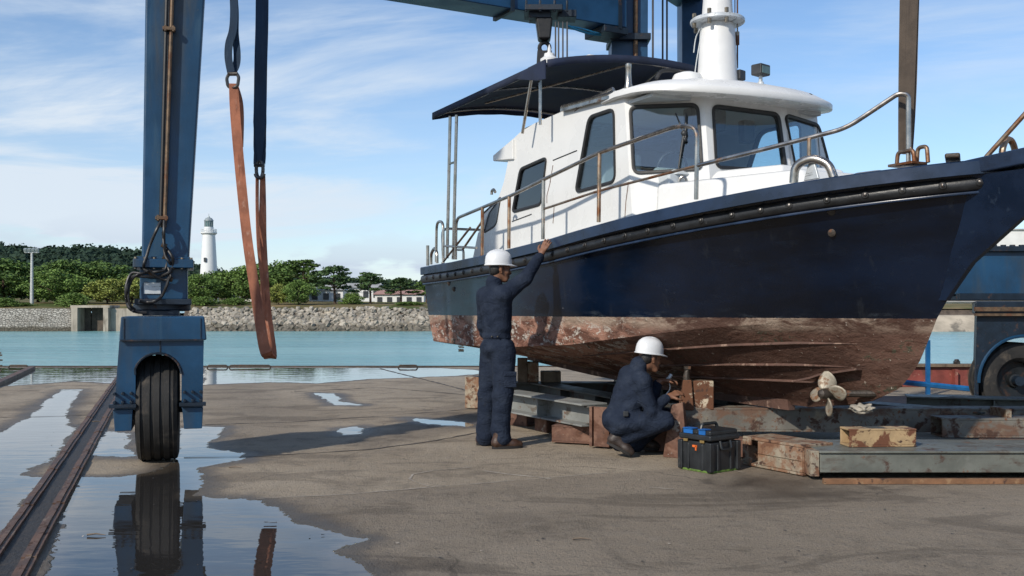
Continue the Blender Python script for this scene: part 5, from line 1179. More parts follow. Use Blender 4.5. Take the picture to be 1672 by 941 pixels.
# starboard side wall with three windows
side_prof = [(.90,1.88),(1.10,2.28),(1.42,2.52),(1.70,2.68),(1.84,2.85),(1.96,3.10),(2.02,3.30),(2.28,3.37),(2.62,3.41),(3.4,3.435)]
sw = [Vector((x,YS,z)) for x,z in side_prof]+[c_pt(C0[0],YS,3.44)]+[c_pt(C0[0],YS,1.88)]
sw = list(reversed(sw))                              # ccw seen from starboard
wE = poly3([(850,276),(893,257),(884,334),(837,347)], (0,YS,0), (0,-1,0), .07)
wD = poly3([(962,191),(1003,177),(1005,297),(940,315)], (0,YS,0), (0,-1,0), .09)
wF = poly3([(818,322),(811,364),(806,371),(791,380),(785,366),(788,350)], (0,YS,0), (0,-1,0), .03)
def fixn(n): return n if n.dot(Vector((0,-1,0))) > 0 else -n
so_, nn = panel('side_wall', sw, [wE,wD,wF], M['white']); nS = Vector((0,-1,0))
if nn.dot(nS) < 0:
    bpy.data.objects.remove(so_); so_, nn = panel('side_wall', list(reversed(sw)), [wE,wD,wF], M['white'])
window(wE, nS, M['glass_dark'], boat); window(wD, nS, M['glass'], boat)
g_ = window(wF, nS, M['grey_panel'], boat, fr=.012, proud=.006)
mir = lambda L_: [Vector((p.x,-p.y+.05*0,p.z)) for p in L_]
# port side wall: the same outline, windows mirrored
YP = 1.08
pw = [Vector((p.x,YP,p.z)) for p in sw]; pw[0] = c_pt(C3[0],YP,1.88); pw[1] = c_pt(C3[0],YP,3.44)
pwin = [[Vector((p.x,YP,p.z)) for p in w_] for w_ in (wE,[Vector((3.5+(p.x-3.5)*1.38 if p.x > 3.5 else p.x,0,p.z)) for p in wD],wF)]
po_, nn = panel('side_wall', pw, pwin, M['white'])
if nn.y < 0: bpy.data.objects.remove(po_); po_, nn = panel('side_wall', list(reversed(pw)), pwin, M['white'])
for w_, g in zip(pwin, ('glass_dark','glass','grey_panel')): window(w_, Vector((0,1,0)), M[g], boat)
# front facets
FW = [[(1028,174),(1140,170),(1147,277),(1034,284)], [(1163,172),(1271,186),(1284,281),(1169,274)], [(1282,187),(1336,204),(1358,286),(1300,281)]]
for (a, b_, w_) in ((C0,C1,FW[0]),(C1,C2,FW[1]),(C2,C3,FW[2])):
    n = facet_n(a,b_); 
    if n.x < 0: n = -n
    q = facet_pts(a,b_); wp = poly3(w_, q[0], n, .075); o_, nn = panel('front_wall', q, [wp], M['white'])
    if nn.dot(n) < 0: bpy.data.objects.remove(o_); panel('front_wall', list(reversed(q)), [wp], M['white'])
    go = window(wp, n, M['glass'], boat)
    if a is C0:                                       # wiper on the first front window
        e = [on_plane(u,v,q[0]+n*.03,n) for u,v in ((1117,218),(1108,275),(1113,240),(1120,185),(1126,182),(1119,228),(1103,185))]
        mb = MB(); mb.tube([e[0],e[2],e[1]], [.014,.012,.008], 6); mb.tube([e[5],e[3]], .010, 6); mb.tube([e[0],e[6]], .007, 6); mb.ball(e[0], .03); mb.ball(on_plane(1118,228,q[0]+n*.03,n), .022)
        mb.build('wiper', M['dark_in'], boat)
# cabin roof, aft bulkhead
top = [(x,z) for x,z in side_prof]
mb = MB(); nprof = len(top)
prof = top+[(4.5,3.44)]
vs = [Vector((x,YS+.012,z-.004)) for x,z in prof]+[Vector((x,0,z+(.02 if z > 3.2 else .0))) for x,z in prof]+[Vector((x,YP-.012,z-.004)) for x,z in prof]; n = len(prof)
mb.add(vs, [(r*n+i,r*n+i+1,(r+1)*n+i+1,(r+1)*n+i) for r in range(2) for i in range(n-1)])
mb.build('cabin_roof', M['white'], boat, smooth=30)
mb = MB(); q = [on_y(808,256,YS), on_y(838,238,YS), on_y(834,268,YS), on_y(808,265,YS)]
xa, xb = q[0].x, 2.12; mb.hexa([Vector((xa,YS-.03,3.12)),Vector((xb,YS-.03,3.07)),Vector((xb,YP+.03,3.07)),Vector((xa,YP+.03,3.12))], [Vector((xa,YS-.03,3.19)),Vector((xb,YS-.03,3.31)),Vector((xb,YP+.03,3.31)),Vector((xa,YP+.03,3.19))])
mb.build('roof_brow', M['white'], boat, bevel=.015)
# wheelhouse roof with overhanging visor
def roof_outline():
    pts = [(4.05,-1.07),(4.35,-1.11),(4.66,-1.11)]
    for a in np.linspace(-math.pi/2, math.pi/2, 25)[1:-1]: pts.append((4.66+.67*math.cos(a)**.8, .01+1.12*math.sin(a)))
    return pts+[(4.66,1.13),(4.35,1.12),(4.05,1.08)]
ro = roof_outline(); n = len(ro); mb = MB(); cxr = 4.55
def zrim(x): return 3.385-.10*max(0,x-4.5)
rings = []
for k, (sc_, dz) in enumerate(((.90,-.030),(1.0,-.032),(1.008,-.024),(1.008,.022),(.996,.036),(.86,.080),(.6,.125),(.3,.150),(.02,.155))):
    rings.append([Vector((cxr+(x-cxr)*sc_, y*sc_, zrim(x)*(1 if k < 5 else 0)+(3.385*(0 if k < 5 else 1)-(.10*max(0,x-4.5)*max(0,sc_-.3) if k >= 5 else 0))+dz)) for x,y in ro])
vs = [p for r in rings for p in r]; mb.add(vs, [(r*n+i,r*n+(i+1)%n,(r+1)*n+(i+1)%n,(r+1)*n+i) for r in range(len(rings)-1) for i in range(n)]+[tuple(range(n))])
mb.build('wheelhouse_roof', M['white'], boat, smooth=45)
MB().box((4.2,0,3.30),(1.3,2.05,.03)).build('headliner', M['grey_in'], boat)
# interior
mb = MB(); mb.box((4.62,0,2.35),(.5,1.7,.5)); mb.hexa([Vector((4.4,-.8,2.58)),Vector((4.9,-.8,2.58)),Vector((4.9,.8,2.58)),Vector((4.4,.8,2.58))],[Vector((4.5,-.75,2.70)),Vector((4.86,-.75,2.63)),Vector((4.86,.75,2.63)),Vector((4.5,.75,2.70))]); mb.build('console', M['grey_in'], boat, bevel=.02)
mb = MB(); mb.tube([Vector((4.36+.05*math.sin(a),-.45+.17*math.cos(a),2.72+.16*math.sin(a))) for a in np.linspace(0,6.283,21)[:-1]], .014, 6, closed=True); mb.cyl((4.5,-.45,2.66),(4.36,-.45,2.72),.02,8); mb.build('steering_wheel', M['dark_in'], boat)
for y in (-.5,.5): MB().box((3.75,y,2.4),(.45,.5,.5)).box((3.5,y,2.75),(.1,.5,.5)).cyl((3.75,y,1.9),(3.75,y,2.2),.06,10).build('helm_seat', M['grey_in'], boat, bevel=.04)
MB().box((4.62,-.25,3.17),(.14,.42,.20)).box((4.7,.2,3.08),(.10,.14,.22)).build('instrument', M['dark_in'], boat, bevel=.015)
MB().box((2.9,0,1.93),(3.6,2.0,.04)).build('cabin_floor', M['grey_in'], boat)
MB().box((2.3,-.55,2.6),(.9,.04,1.3)).build('partition', M['grey_panel'], boat)
# foredeck trunk and hatch
mb = MB(); mb.hexa([Vector((4.8,-.98,1.95)),Vector((6.35,-.52,2.1)),Vector((6.35,.52,2.1)),Vector((4.8,.98,1.95))],[Vector((4.75,-.92,2.50)),Vector((6.15,-.44,2.50)),Vector((6.15,.44,2.50)),Vector((4.75,.92,2.50))]); mb.build('foredeck_trunk', M['white'], boat, bevel=.05)
q = on_y(1175,285,-.55)
MB().hexa([Vector((5.05,-.58,2.48)),Vector((5.85,-.40,2.48)),Vector((5.85,.42,2.48)),Vector((5.05,.58,2.48))],[Vector((5.13,-.52,2.60)),Vector((5.80,-.34,2.585)),Vector((5.80,.36,2.585)),Vector((5.13,.52,2.60))]).build('foredeck_hatch', M['white'], boat, bevel=.03)
nA = facet_n(C0,C1); nA = nA if nA.x > 0 else -nA; pA = facet_pts(C0,C1)[0]+nA*.05
c = on_plane(1115,297,pA,nA); eA = Vector((0,0,1)).cross(nA).normalized()
MB().tube([c+eA*.035*math.cos(a)+Vector((0,0,.045*math.sin(a))) for a in np.linspace(-.5,3.64,13)], .012, 8).box(c-Vector((0,0,.035)),(.10,.03,.014),math.atan2(eA.y,eA.x)).build('pad_eye', M['inox'], boat)
c = on_plane(1106,324,pA,nA); MB().box(c,(.07,.025,.09),math.atan2(eA.y,eA.x)).box(c+Vector((0,0,.06)),(.03,.03,.03),math.atan2(eA.y,eA.x)).build('latch', M['white_mast'], boat, bevel=.006)
# mast on the wheelhouse roof
mc = Vector((4.50,0,0))
ms = MB().lathe([(.205,3.56),(.190,3.75),(.172,4.10),(.158,4.16)], mc, seg=28).lathe([(.155,4.22),(.138,4.45),(.105,5.1),(.05,5.6),(.03,6.0)], mc, seg=28).build('mast', M['white_mast'], boat)
MB().lathe([(.10,4.16),(.255,4.165),(.268,4.175),(.268,4.20),(.255,4.212),(.10,4.22)], mc, seg=32).build('mast_flange', M['plate'], ms)
for a in (-2.7,-1.9,-1.0,-.3,2.2): MB().cyl(mc+Vector((.24*math.cos(a),.24*math.sin(a),4.12)),mc+Vector((.24*math.cos(a),.24*math.sin(a),4.26)),.02,8).build('flange_bolt', M['bolt'], ms)
mb = MB(); mb.tube(spline([mc+Vector((-.16,-.17,3.9)),mc+Vector((-.12,-.17,4.05)),mc+Vector((-.02,-.175,4.12)),mc+Vector((-.05,-.17,4.02)),mc+Vector((-.1,-.19,3.75)),mc+Vector((-.11,-.2,3.58))],5), .006, 6); mb.build('mast_cable', M['grey_in'], ms)
p = on_plane(1204,128,(4.6,0,0),(1,0,0)); MB().tube([p+Vector((0,0,.1)),p+Vector((0,0,1.6))], .008, 6).lathe([(.02,.33),(.02,.46)],p,seg=8).build('whip_aerial', M['rust'], boat)
p = on_plane(1205,124,(4.62,0,0),(1,0,0)); MB().box(p,(.12,.10,.10),.3).build('loudhailer', M['dark_in'], boat, bevel=.012)
p = on_plane(1122,131,(4.45,0,0),(1,0,0)); MB().lathe([(.16,-.06),(.155,.0),(.13,.05),(.06,.075),(.001,.08)], p, seg=24).build('roof_vent', M['white'], boat)
p = on_plane(1088,134,(4.4,0,0),(1,0,0)); MB().tube(spline([p+Vector((0,-.12,.02)),p+Vector((0,-.05,.10)),p+Vector((0,.10,.12)),p+Vector((0,.2,.09))],5), .02, 6).build('roof_hose', M['black'], boat)
# searchlight
p = on_plane(1242,128,(5.0,0,0),(1,0,0)); sl_ = MB().box(p+Vector((0,0,.075)),(.12,.155,.105),.25).build('searchlight', M['dark_in'], boat, bevel=.014)
MB().box(p+Vector((.058,.014,.07)),(.012,.12,.07),.25).build('lens', M['lh_glass'], sl_, bevel=.004); MB().lathe([(.035,-.10),(.03,-.04),(.018,-.03),(.018,.03)],p,seg=12).build('bracket', M['plate'], sl_)
p = on_plane(1322,158,(5.15,.8,0),(1,0,0)); MB().lathe([(.03,-.01),(.025,.02),(.01,.03)],p,seg=10).build('roof_fitting', M['dark_in'], boat)
p = on_plane(1026,128,(4.1,0,0),(1,0,0)); MB().lathe([(.05,-.10),(.035,-.05),(.028,.09),(.032,.10),(.032,.14),(.01,.15)],p,seg=12).build('aerial_base', M['inox'], boat)
# light bar under the roof edge
q1, q2 = on_y(918,176,YS-.03), on_y(1004,152,YS-.03)
lb = MB().tube([q1,q2], .025, 8).box((q1+q2)/2-Vector((0,0,.03)),((q2-q1).length,.05,.03),R=Matrix.Rotation(-math.atan2(q2.z-q1.z,q2.x-q1.x),3,'Y')).build('light_bar', M['inox'], boat)
# roof hand rail
def ys(pix, y): return [on_y(u,v,y) for u,v in pix]
MB().tube(bent(ys([(850,226),(856,212),(930,178),(985,152),(1001,144),(1003,150)], -.95),.05), .014, 8).tube(ys([(870,206),(872,212)],-.95), .012, 6).tube(bent(ys([(872,212),(874,203),(930,183),(990,152)],-.95),.03), .010, 8).tube(ys([(925,180),(926,188)],-.95),.012,6).build('roof_rail', M['inox'], boat)
# seams, rust runs and small fittings on the side wall
mb = MB(); mb.tube(ys([(903,262),(942,246)],YS-.002),.006,5); mb.tube(ys([(836,362),(868,350)],YS-.002),.006,5); mb.build('wall_trim', M['dark_in'], so_)
mb = MB()
for pix in ([(899,296),(893,320),(893,332)],[(905,336),(903,365)],[(1026,300),(1022,330),(1020,362)],[(952,172),(938,182)],[(903,270),(898,298)]): mb.tube(ys(pix,YS-.001), .0045, 5)
mb.build('rust_run', M['rust'], so_)
# ---- bimini over the aft deck
bi = boat
def canopy_z(x, y): return 3.90+.17*(1-(y/1.35)**2)
xs_ = np.linspace(.34,3.42,26); ys_ = np.linspace(-1.34,1.34,25)
vs = [Vector((x,y,canopy_z(x,y)-(.06 if abs(y) > 1.33 else 0))) for x in xs_ for y in ys_]
edge_drop = lambda x, y: .13
mb = MB(); a_ = len(ys_)
mb.add(vs, [(i*a_+j,i*a_+j+1,(i+1)*a_+j+1,(i+1)*a_+j) for i in range(len(xs_)-1) for j in range(a_-1)])
cv = mb.build('canopy', M['canvas'], boat, smooth=60); md = cv.modifiers.new('cloth','SOLIDIFY'); md.thickness = .012
rim = [Vector((x,-1.345,canopy_z(x,1.35)-.03)) for x in xs_]
def val(pts, drop, out):
    mb = MB(); n = len(pts); vs = [p+Vector(out)*.01+Vector((0,0,.03)) for p in pts]+[p+Vector(out)*.012-Vector((0,0,drop*(1+.05*math.sin(i*1.9)))) for i,p in enumerate(pts)]
    mb.add(vs, [(i,i+1,n+i+1,n+i) for i in range(n-1)]); o_ = mb.build('valance', M['canvas'], boat, smooth=60); m_2 = o_.modifiers.new('cloth','SOLIDIFY'); m_2.thickness = .012
val(rim, .05, (0,-1,0)); val([Vector((p.x,-p.y,p.z)) for p in rim], .05, (0,1,0))
val([Vector((3.43,y,canopy_z(3.43,y)-.03)) for y in ys_], .05, (1,0,0)); val([Vector((.33,y,canopy_z(.34,y)-.03)) for y in ys_], .06, (-1,0,0))
mb = MB(); mb.add([Vector((3.05,-1.35,3.90)),Vector((3.44,-1.36,3.90)),Vector((3.44,-1.36,3.70)),Vector((3.25,-1.355,3.72)),Vector((2.75,-1.35,3.84))], [(0,1,2,3,4)]); o_ = mb.build('corner_flap', M['canvas'], boat, smooth=0); m_2 = o_.modifiers.new('cloth','SOLIDIFY'); m_2.thickness = .012
mb = MB()
for x in (.45,1.9,3.3): mb.tube([Vector((x,y,canopy_z(x,y)-.035)) for y in np.linspace(-1.32,1.32,17)], .014, 8)
for y in (-1.31,1.31): mb.tube([Vector((x,y,canopy_z(x,y)-.06)) for x in (.42,1.9,3.34)], .014, 8)
mb.tube([Vector((1.0,-.9,canopy_z(1,.9)-.05)),Vector((3.3,-.2,canopy_z(3.3,.2)-.05))], .012, 6); mb.tube([Vector((1.0,.9,canopy_z(1,.9)-.05)),Vector((3.3,.2,canopy_z(3.3,.2)-.05))], .012, 6)
mb.build('canopy_frame', M['inox'], boat)
def poles(pix, y, r, nm='canopy_pole'): MB().tube(ys(pix,y), r, 8).build(nm, M['inox'], boat)
poles([(730,422),(735,190)], -1.27, .022); poles([(740,424),(745.5,188)], -1.27, .022); poles([(882,204),(882,112)], -1.25, .018); poles([(853,218),(868,128)], -1.22, .018)
MB().tube(ys([(733,268),(743,265)],-1.27), .014, 6).build('pole_brace', M['inox'], boat)
for x in (.75,.95,3.2): MB().tube([Vector((x,1.27,1.95)),Vector((x-.05,1.28,3.86))], .02, 8).build('canopy_pole', M['inox'], boat)
MB().hexa([Vector((1.5,-.45,4.078)),Vector((2.75,-.45,4.078)),Vector((2.75,.45,4.078)),Vector((1.5,.45,4.078))],[Vector((1.65,-.40,4.30)),Vector((2.70,-.40,4.24)),Vector((2.70,.40,4.24)),Vector((1.65,.40,4.30))]).build('canopy_hatch', M['white'], boat, bevel=.02)
p = on_y(897,97,-1.0); MB().lathe([(.10,-.06),(.10,.0),(.06,.03),(.055,.06)],p,seg=16).lathe([(.02,.06),(.02,.11),(.004,.16)],p,seg=8).build('stern_light', M['white'], boat)
# ---- rails
def hull_edge(u, v, inset=.07):                      # pixel -> point above the starboard deck edge
    best = None
    for s_ in np.linspace(0,1,700):
        x = s_*7.7; y = -(float(b_deck(s_))-inset)
        q = ST+x*HD+y*PT_; uu = U0+F*q[0]/q[1]
        if best is None or abs(uu-u) < best[0]: best = (abs(uu-u), x, y, CH-(v-V0)*q[1]/F)
    return Vector(best[1:])
he = lambda pix: [hull_edge(u,v) for u,v in pix]
def rail(pix, r, nm='hand_rail', mt='inox', bend=.12): return MB().tube(bent(he(pix),bend,6), r, 10).build(nm, M[mt], boat)
rail([(744,424),(745,357),(838,318),(887,294),(978,250),(1105,206),(1139,207),(1137,326)], .019)
for k, (u, vt, vb, mt) in enumerate(((787,339,419,'inox_rust'),(831,321,406,'inox_rust'),(887,295,391,'inox'),(978,251,363,'inox_rust'))): rail([(u,vb),(u+.5,vt)], .020, 'stanchion', mt)
rail([(887,342),(978,312),(1040,296),(1137,271)], .012, 'mid_rail', 'inox_rust'); rail([(755,408),(787,362)], .014, 'mid_rail', 'inox_rust')
rail([(1137,271),(1240,246),(1380,210),(1468,153),(1484,155),(1485,265)], .018, bend=.10); rail([(1322,262),(1321,227)], .016, 'stanchion', 'inox_rust')
rail([(712,428),(713,362),(724,362),(724,430)], .018); rail([(696,434),(697,402),(693,401)], .022, 'stern_post', 'inox'); rail([(704,432),(704,414),(710,404),(714,414),(714,430)], .02, 'fairlead'); rail([(726,402),(778,405)], .014, 'mid_rail'); rail([(757,424),(757,408),(748,408)], .016,'stanchion'); rail([(803,318),(803,312),(806,309),(809,314)], .016,'stanchion'); rail([(722,430),(768,372)], .014,'mid_rail','inox_rust')
# aft and port rails
MB().tube(bent([Vector((.35,-1.2,1.9)),Vector((.3,-1.2,2.4)),Vector((.3,1.2,2.4)),Vector((.35,1.2,1.9))],.1), .018, 8).build('hand_rail', M['inox'], boat)
pr = [Vector((x,float(b_deck(x/7.7))-.07,z)) for x,z in ((1.2,1.95),(1.22,2.48),(2.8,2.6),(4.4,2.78),(4.42,2.1))]
MB().tube(bent(pr,.12,6), .020, 10).build('hand_rail', M['inox'], boat)
for x in (2.0,3.2): MB().tube([Vector((x,float(b_deck(x/7.7))-.07,float(z_sheer(x/7.7)))),Vector((x,float(b_deck(x/7.7))-.07,np.interp(x,[1.2,2.8,4.5,5.8],[2.47,2.6,2.8,2.83])))], .018, 8).build('stanchion', M['inox_rust'], boat)
p0, p1 = on_y(1610,257,.22), on_y(1672,188,.30); p2 = p1+(p1-p0)*.45
MB().tube(bent([p0-Vector((0,0,.03)),p0,p1,p2,Vector((p2.x+.25,p2.y,p2.z)),Vector((p2.x+.28,p2.y,2.42))],.1,6), .018, 8).build('pulpit_rail', M['inox_rust'], boat)
# bow fittings
q = he([(1296,299),(1299,270),(1327,257),(1354,268),(1360,290)])
MB().tube(bent(q,.12,6), .034, 12).build('mooring_hoop', M['inox'], boat)
q = hull_edge(1328,285,.09); MB().hexa([q+Vector((-.09,-.01,-.04)),q+Vector((.07,-.01,-.04)),q+Vector((.07,.01,-.04)),q+Vector((-.09,.01,-.04))],[q+Vector((-.03,-.01,.11)),q+Vector((.015,-.01,.11)),q+Vector((.015,.01,.11)),q+Vector((-.03,.01,.11))]).build('hoop_plate', M['plate'], boat, bevel=.006)
q = hull_edge(1480,258,.10); bp = MB().box(q+Vector((0,0,-.05)),(.22,.16,.02)).tube(bent([q+Vector((-.07,-.03,-.05)),q+Vector((-.06,-.03,.045)),q+Vector((.08,-.03,.045)),q+Vector((.09,-.03,-.05))],.03), .016, 8).tube(bent([q+Vector((.04,.05,-.05)),q+Vector((.05,.05,.07)),q+Vector((.13,.05,.07)),q+Vector((.14,.05,-.05))],.03), .016, 8).build('lifting_plate', M['inox_rust'], boat, bevel=.004)
p0 = on_plane(1632,254,(7.45,0,0),(1,0,0)); p1 = on_plane(1662,250,(7.45,0,0),(1,0,0)); c = (p0+p1)/2
MB().tube([Vector((c.x,c.y+.075*math.cos(a),c.z-.02+.13*math.sin(a))) for a in np.linspace(-.3,3.44,17)], .024, 10).lathe([(.05,-.07),(.05,-.04)],(c.x,c.y-.075,c.z),seg=10).lathe([(.05,-.07),(.05,-.04)],(c.x,c.y+.075,c.z),seg=10).build('bow_ring', M['inox_rust'], boat)
q = he([(1372,290),(1380,284),(1420,279),(1432,281)]); MB().tube(bent([p+Vector((0,.1,0)) for p in q],.05), .014, 8).build('cleat', M['inox'], boat)
q = hull_edge(1555,262,.12); MB().box(q+Vector((0,0,.012)),(.34,.10,.035),-.9).build('anchor_chock', M['prop_dark'], boat, bevel=.012)
# skin fittings on the topside
for s_, f in ((.885,.78),(.885,.63),(.05,.75),(.13,.62),(.15,.5)):
    x,y,z = [float(q) for q in top_pt(s_,f)]; MB().lathe([(.03,-.01),(.03,.010),(.018,.014)],(x,y-.002,z),(.15 if s_ < .5 else .75,-1,-.25),seg=12).build('skin_fitting', M['prop_dark'], boat)
# ---- propeller on its shaft under the forefoot
pc = on_y(1352,643,-.30); sh = on_y(1412,648,-.12); ax = (Vector(ray_local(1352,643)[0])-pc).normalized(); ax = (ax*.62+Vector((-.45,-.893,0))*.78).normalized()
hub = MB().lathe([(.012,.10),(.035,.085),(.045,.04),(.048,-.05),(.042,-.09)], pc, ax, 18).build('propeller', M['prop_dark'], boat)
e1 = Vector((0,0,1)); e1 = (e1-ax*e1.dot(ax)).normalized(); e2 = ax.cross(e1)
for k in range(4):
    a0 = .12+k*math.pi/2; mb = MB(); nr_, nc_ = 9, 7; vs = []
    for i in range(nr_):
        r = .035+(.185-.035)*i/(nr_-1); hw = .085*math.sin(math.pi*(.16+.80*i/(nr_-1)))**.8*(1.05 if i else .7); pit = math.radians(58-34*i/(nr_-1))
        for j in range(nc_):
            t_ = (j/(nc_-1)-.5)*2*hw; da = t_*math.cos(pit)/max(r,.06); dz = t_*math.sin(pit)*.7
            vs.append(pc+(e1*math.cos(a0+da)+e2*math.sin(a0+da))*r+ax*dz)
    mb.add(vs, [(i*nc_+j,i*nc_+j+1,(i+1)*nc_+j+1,(i+1)*nc_+j) for i in range(nr_-1) for j in range(nc_-1)])
    bl = mb.build('blade', M['prop'], hub, smooth=60); m_2 = bl.modifiers.new('t','SOLIDIFY'); m_2.thickness = .012; m_2.offset = 0
MB().tube([pc, sh+Vector((.02,.16,.02))], [.026,.034], 10).build('shaft', M['prop_dark'], boat)
b1 = on_y(1336,612,-.16); MB().hexa([pc-ax*.10+e2*.02+Vector((0,0,.02)),pc-ax*.10-e2*.02+Vector((0,0,.02)),pc-ax*.14-e2*.02+Vector((0,0,.02)),pc-ax*.14+e2*.02+Vector((0,0,.02))],[b1+e2*.02,b1-e2*.02,b1-ax*.06-e2*.02,b1-ax*.06+e2*.02]).build('shaft_bracket', M['strake'], boat, bevel=.006)
q1, q2, q3 = on_y(1294,623,-.32), on_y(1343,612,-.22), on_y(1402,603,-.18)
MB().ribbon([q1,(q1*.4+q2*.6)+Vector((0,0,-.006)),q2,q3], [.02,.05,.10,.09], .016, (0,-1,0)).build('guard_plate', M['strake'], boat)
rg = MB(); c = on_y(1408,667,-.25); b3 = bmesh.new(); bmesh.ops.create_icosphere(b3, subdivisions=4, radius=1)
rv = []
for v in b3.verts:
    q = v.co; n_ = mnoise.noise(q*1.9)*.55+mnoise.noise(q*3.6)*.28
    rv.append(c+Vector((q.x*.10,q.y*.05,q.z*.036))*(1+n_*1.1))
rg.add(rv, [[v.index for v in f.verts] for f in b3.faces]); b3.free()
o_ = rg.build('rag', mat('dirty white rag', (.30,.27,.22), .9, 0, .3, 14, [], (40,.01)), None, smooth=180)
o_.matrix_world = Matrix.Translation((ST[0],ST[1],0))@Matrix.Rotation(math.atan2(HD[1],HD[0]),4,'Z'); tag(o_, 'dirty white rag lying below the propeller on the cradle beam', 'rag')
# ------------------------------------------------------------------ people: one continuous surface from a smooth-blended distance field
def sdf_mesh(prims, vox, k, disp=None):
    """prims: ('c',a,b,ra,rb[,k]) round cones, ('e',c,(rx,ry,rz),R[,k]) ellipsoids. Surface nets on a grid."""
    lo = np.full(3,1e9); hi = -lo
    for p in prims:
        if p[0] == 'c':
            for c,r in ((p[1],p[3]),(p[2],p[4])): lo = np.minimum(lo,np.array(c)-r); hi = np.maximum(hi,np.array(c)+r)
        else: r = max(p[2]); lo = np.minimum(lo,np.array(p[1])-r); hi = np.maximum(hi,np.array(p[1])+r)
    lo = lo-.05; n = np.ceil((hi+.05-lo)/vox).astype(int)+1
    ax = [lo[i]+vox*np.arange(n[i]) for i in range(3)]
    D = np.full(n, .5, np.float32)
    for p in prims:
        kk = p[5] if p[0] == 'c' and len(p) > 5 else (p[4] if p[0] == 'e' and len(p) > 4 else k)
        if p[0] == 'c':
            a, b = np.array(p[1],float), np.array(p[2],float); rm = max(p[3],p[4]); l = np.minimum(a,b)-rm-.09; u = np.maximum(a,b)+rm+.09
        else: a = np.array(p[1],float); rm = max(p[2]); l = a-rm-.09; u = a+rm+.09
        i0 = np.maximum(0,np.floor((l-lo)/vox).astype(int)); i1 = np.minimum(n,np.ceil((u-lo)/vox).astype(int)+1)
        X,Y,Z = np.meshgrid(*[ax[i][i0[i]:i1[i]] for i in range(3)], indexing='ij')
        if p[0] == 'c':
            d = b-a; L2 = d@d+1e-12; t_ = np.clip(((X-a[0])*d[0]+(Y-a[1])*d[1]+(Z-a[2])*d[2])/L2,0,1)
            q = np.sqrt((X-a[0]-d[0]*t_)**2+(Y-a[1]-d[1]*t_)**2+(Z-a[2]-d[2]*t_)**2)-(p[3]+(p[4]-p[3])*t_)
        else:
            R = np.array(p[3]) if p[3] is not None else np.eye(3); V = np.stack([X-a[0],Y-a[1],Z-a[2]],-1)@R; r = np.array(p[2])
            k0 = np.linalg.norm(V/r,axis=-1); k1 = np.linalg.norm(V/(r*r),axis=-1)+1e-9; q = k0*(k0-1)/k1
        sl = tuple(slice(i0[i],i1[i]) for i in range(3)); A = D[sl]; h = np.clip(.5+.5*(A-q)/kk,0,1)
        D[sl] = A*(1-h)+q*h-kk*h*(1-h)
    if disp is not None:
        X,Y,Z = np.meshgrid(*ax, indexing='ij'); D = D+disp(X,Y,Z)
    ins = D < 0
    cells = np.zeros(n-1, np.uint8)
    cs = [(i,j,k2) for i in (0,1) for j in (0,1) for k2 in (0,1)]
    acc = np.zeros(tuple(n-1)+(3,), np.float32); cnt = np.zeros(n-1, np.float32)
    sh = lambda c: tuple(slice(c[i], n[i]-1+c[i]) for i in range(3))
    for c0 in cs:
        for a_ in range(3):
            if c0[a_]: continue
            c1 = list(c0); c1[a_] = 1
            A, B = D[sh(c0)], D[sh(c1)]; cr = (A < 0) != (B < 0); t_ = np.where(cr, A/(A-B+1e-12), 0)
            for ax_ in range(3): acc[...,ax_] += np.where(cr, c0[ax_]+(t_ if ax_ == a_ else 0), 0)
            cnt += cr
    act = cnt > 0; idx = np.full(n-1,-1); idx[act] = np.arange(act.sum())
    ijk = np.argwhere(act); V = lo+vox*(ijk+acc[act]/cnt[act][:,None])
    F_ = []
    for a_ in range(3):
        b_, c_ = (a_+1)%3, (a_+2)%3
        s0 = [slice(None)]*3; s1 = [slice(None)]*3; s0[a_] = slice(0,n[a_]-1); s1[a_] = slice(1,n[a_])
        A, B = ins[tuple(s0)], ins[tuple(s1)]; E = np.argwhere(A != B); fl = A[tuple(E.T)]
        ok = (E[:,b_] > 0)&(E[:,c_] > 0)&(E[:,b_] < n[b_]-1)&(E[:,c_] < n[c_]-1); E = E[ok]; fl = fl[ok]
        def g(db,dc): q = E.copy(); q[:,b_] -= db; q[:,c_] -= dc; return idx[tuple(q.T)]
        Q = np.stack([g(1,1),g(0,1),g(0,0),g(1,0)],-1); Q[~fl] = Q[~fl][:,::-1]; F_.append(Q)
    return V, np.concatenate(F_)
def sdf_obj(name, prims, vox, k, mt, parent, disp=None, relax=2):
    V, Q = sdf_mesh(prims, vox, k, disp)
    me = bpy.data.meshes.new(name); me.from_pydata((V-np.array(parent['_org'])).tolist(), [], Q.tolist()); me.materials.append(mt)
    bm = bmesh.new(); bm.from_mesh(me)
    for _ in range(relax): bmesh.ops.smooth_vert(bm, verts=bm.verts, factor=.5, use_axis_x=True, use_axis_y=True, use_axis_z=True)
    bmesh.ops.recalc_face_normals(bm, faces=bm.faces); bm.to_mesh(me); bm.free()
    me.polygons.foreach_set('use_smooth',[True]*len(me.polygons))
    o = bpy.data.objects.new(name, me); COL.objects.link(o); o.parent = parent; return o
def basis(f, up):
    f = Vector(f).normalized(); up = Vector(up); s_ = f.cross(up).normalized(); u = s_.cross(f); return f, s_, u   # forward, right, up
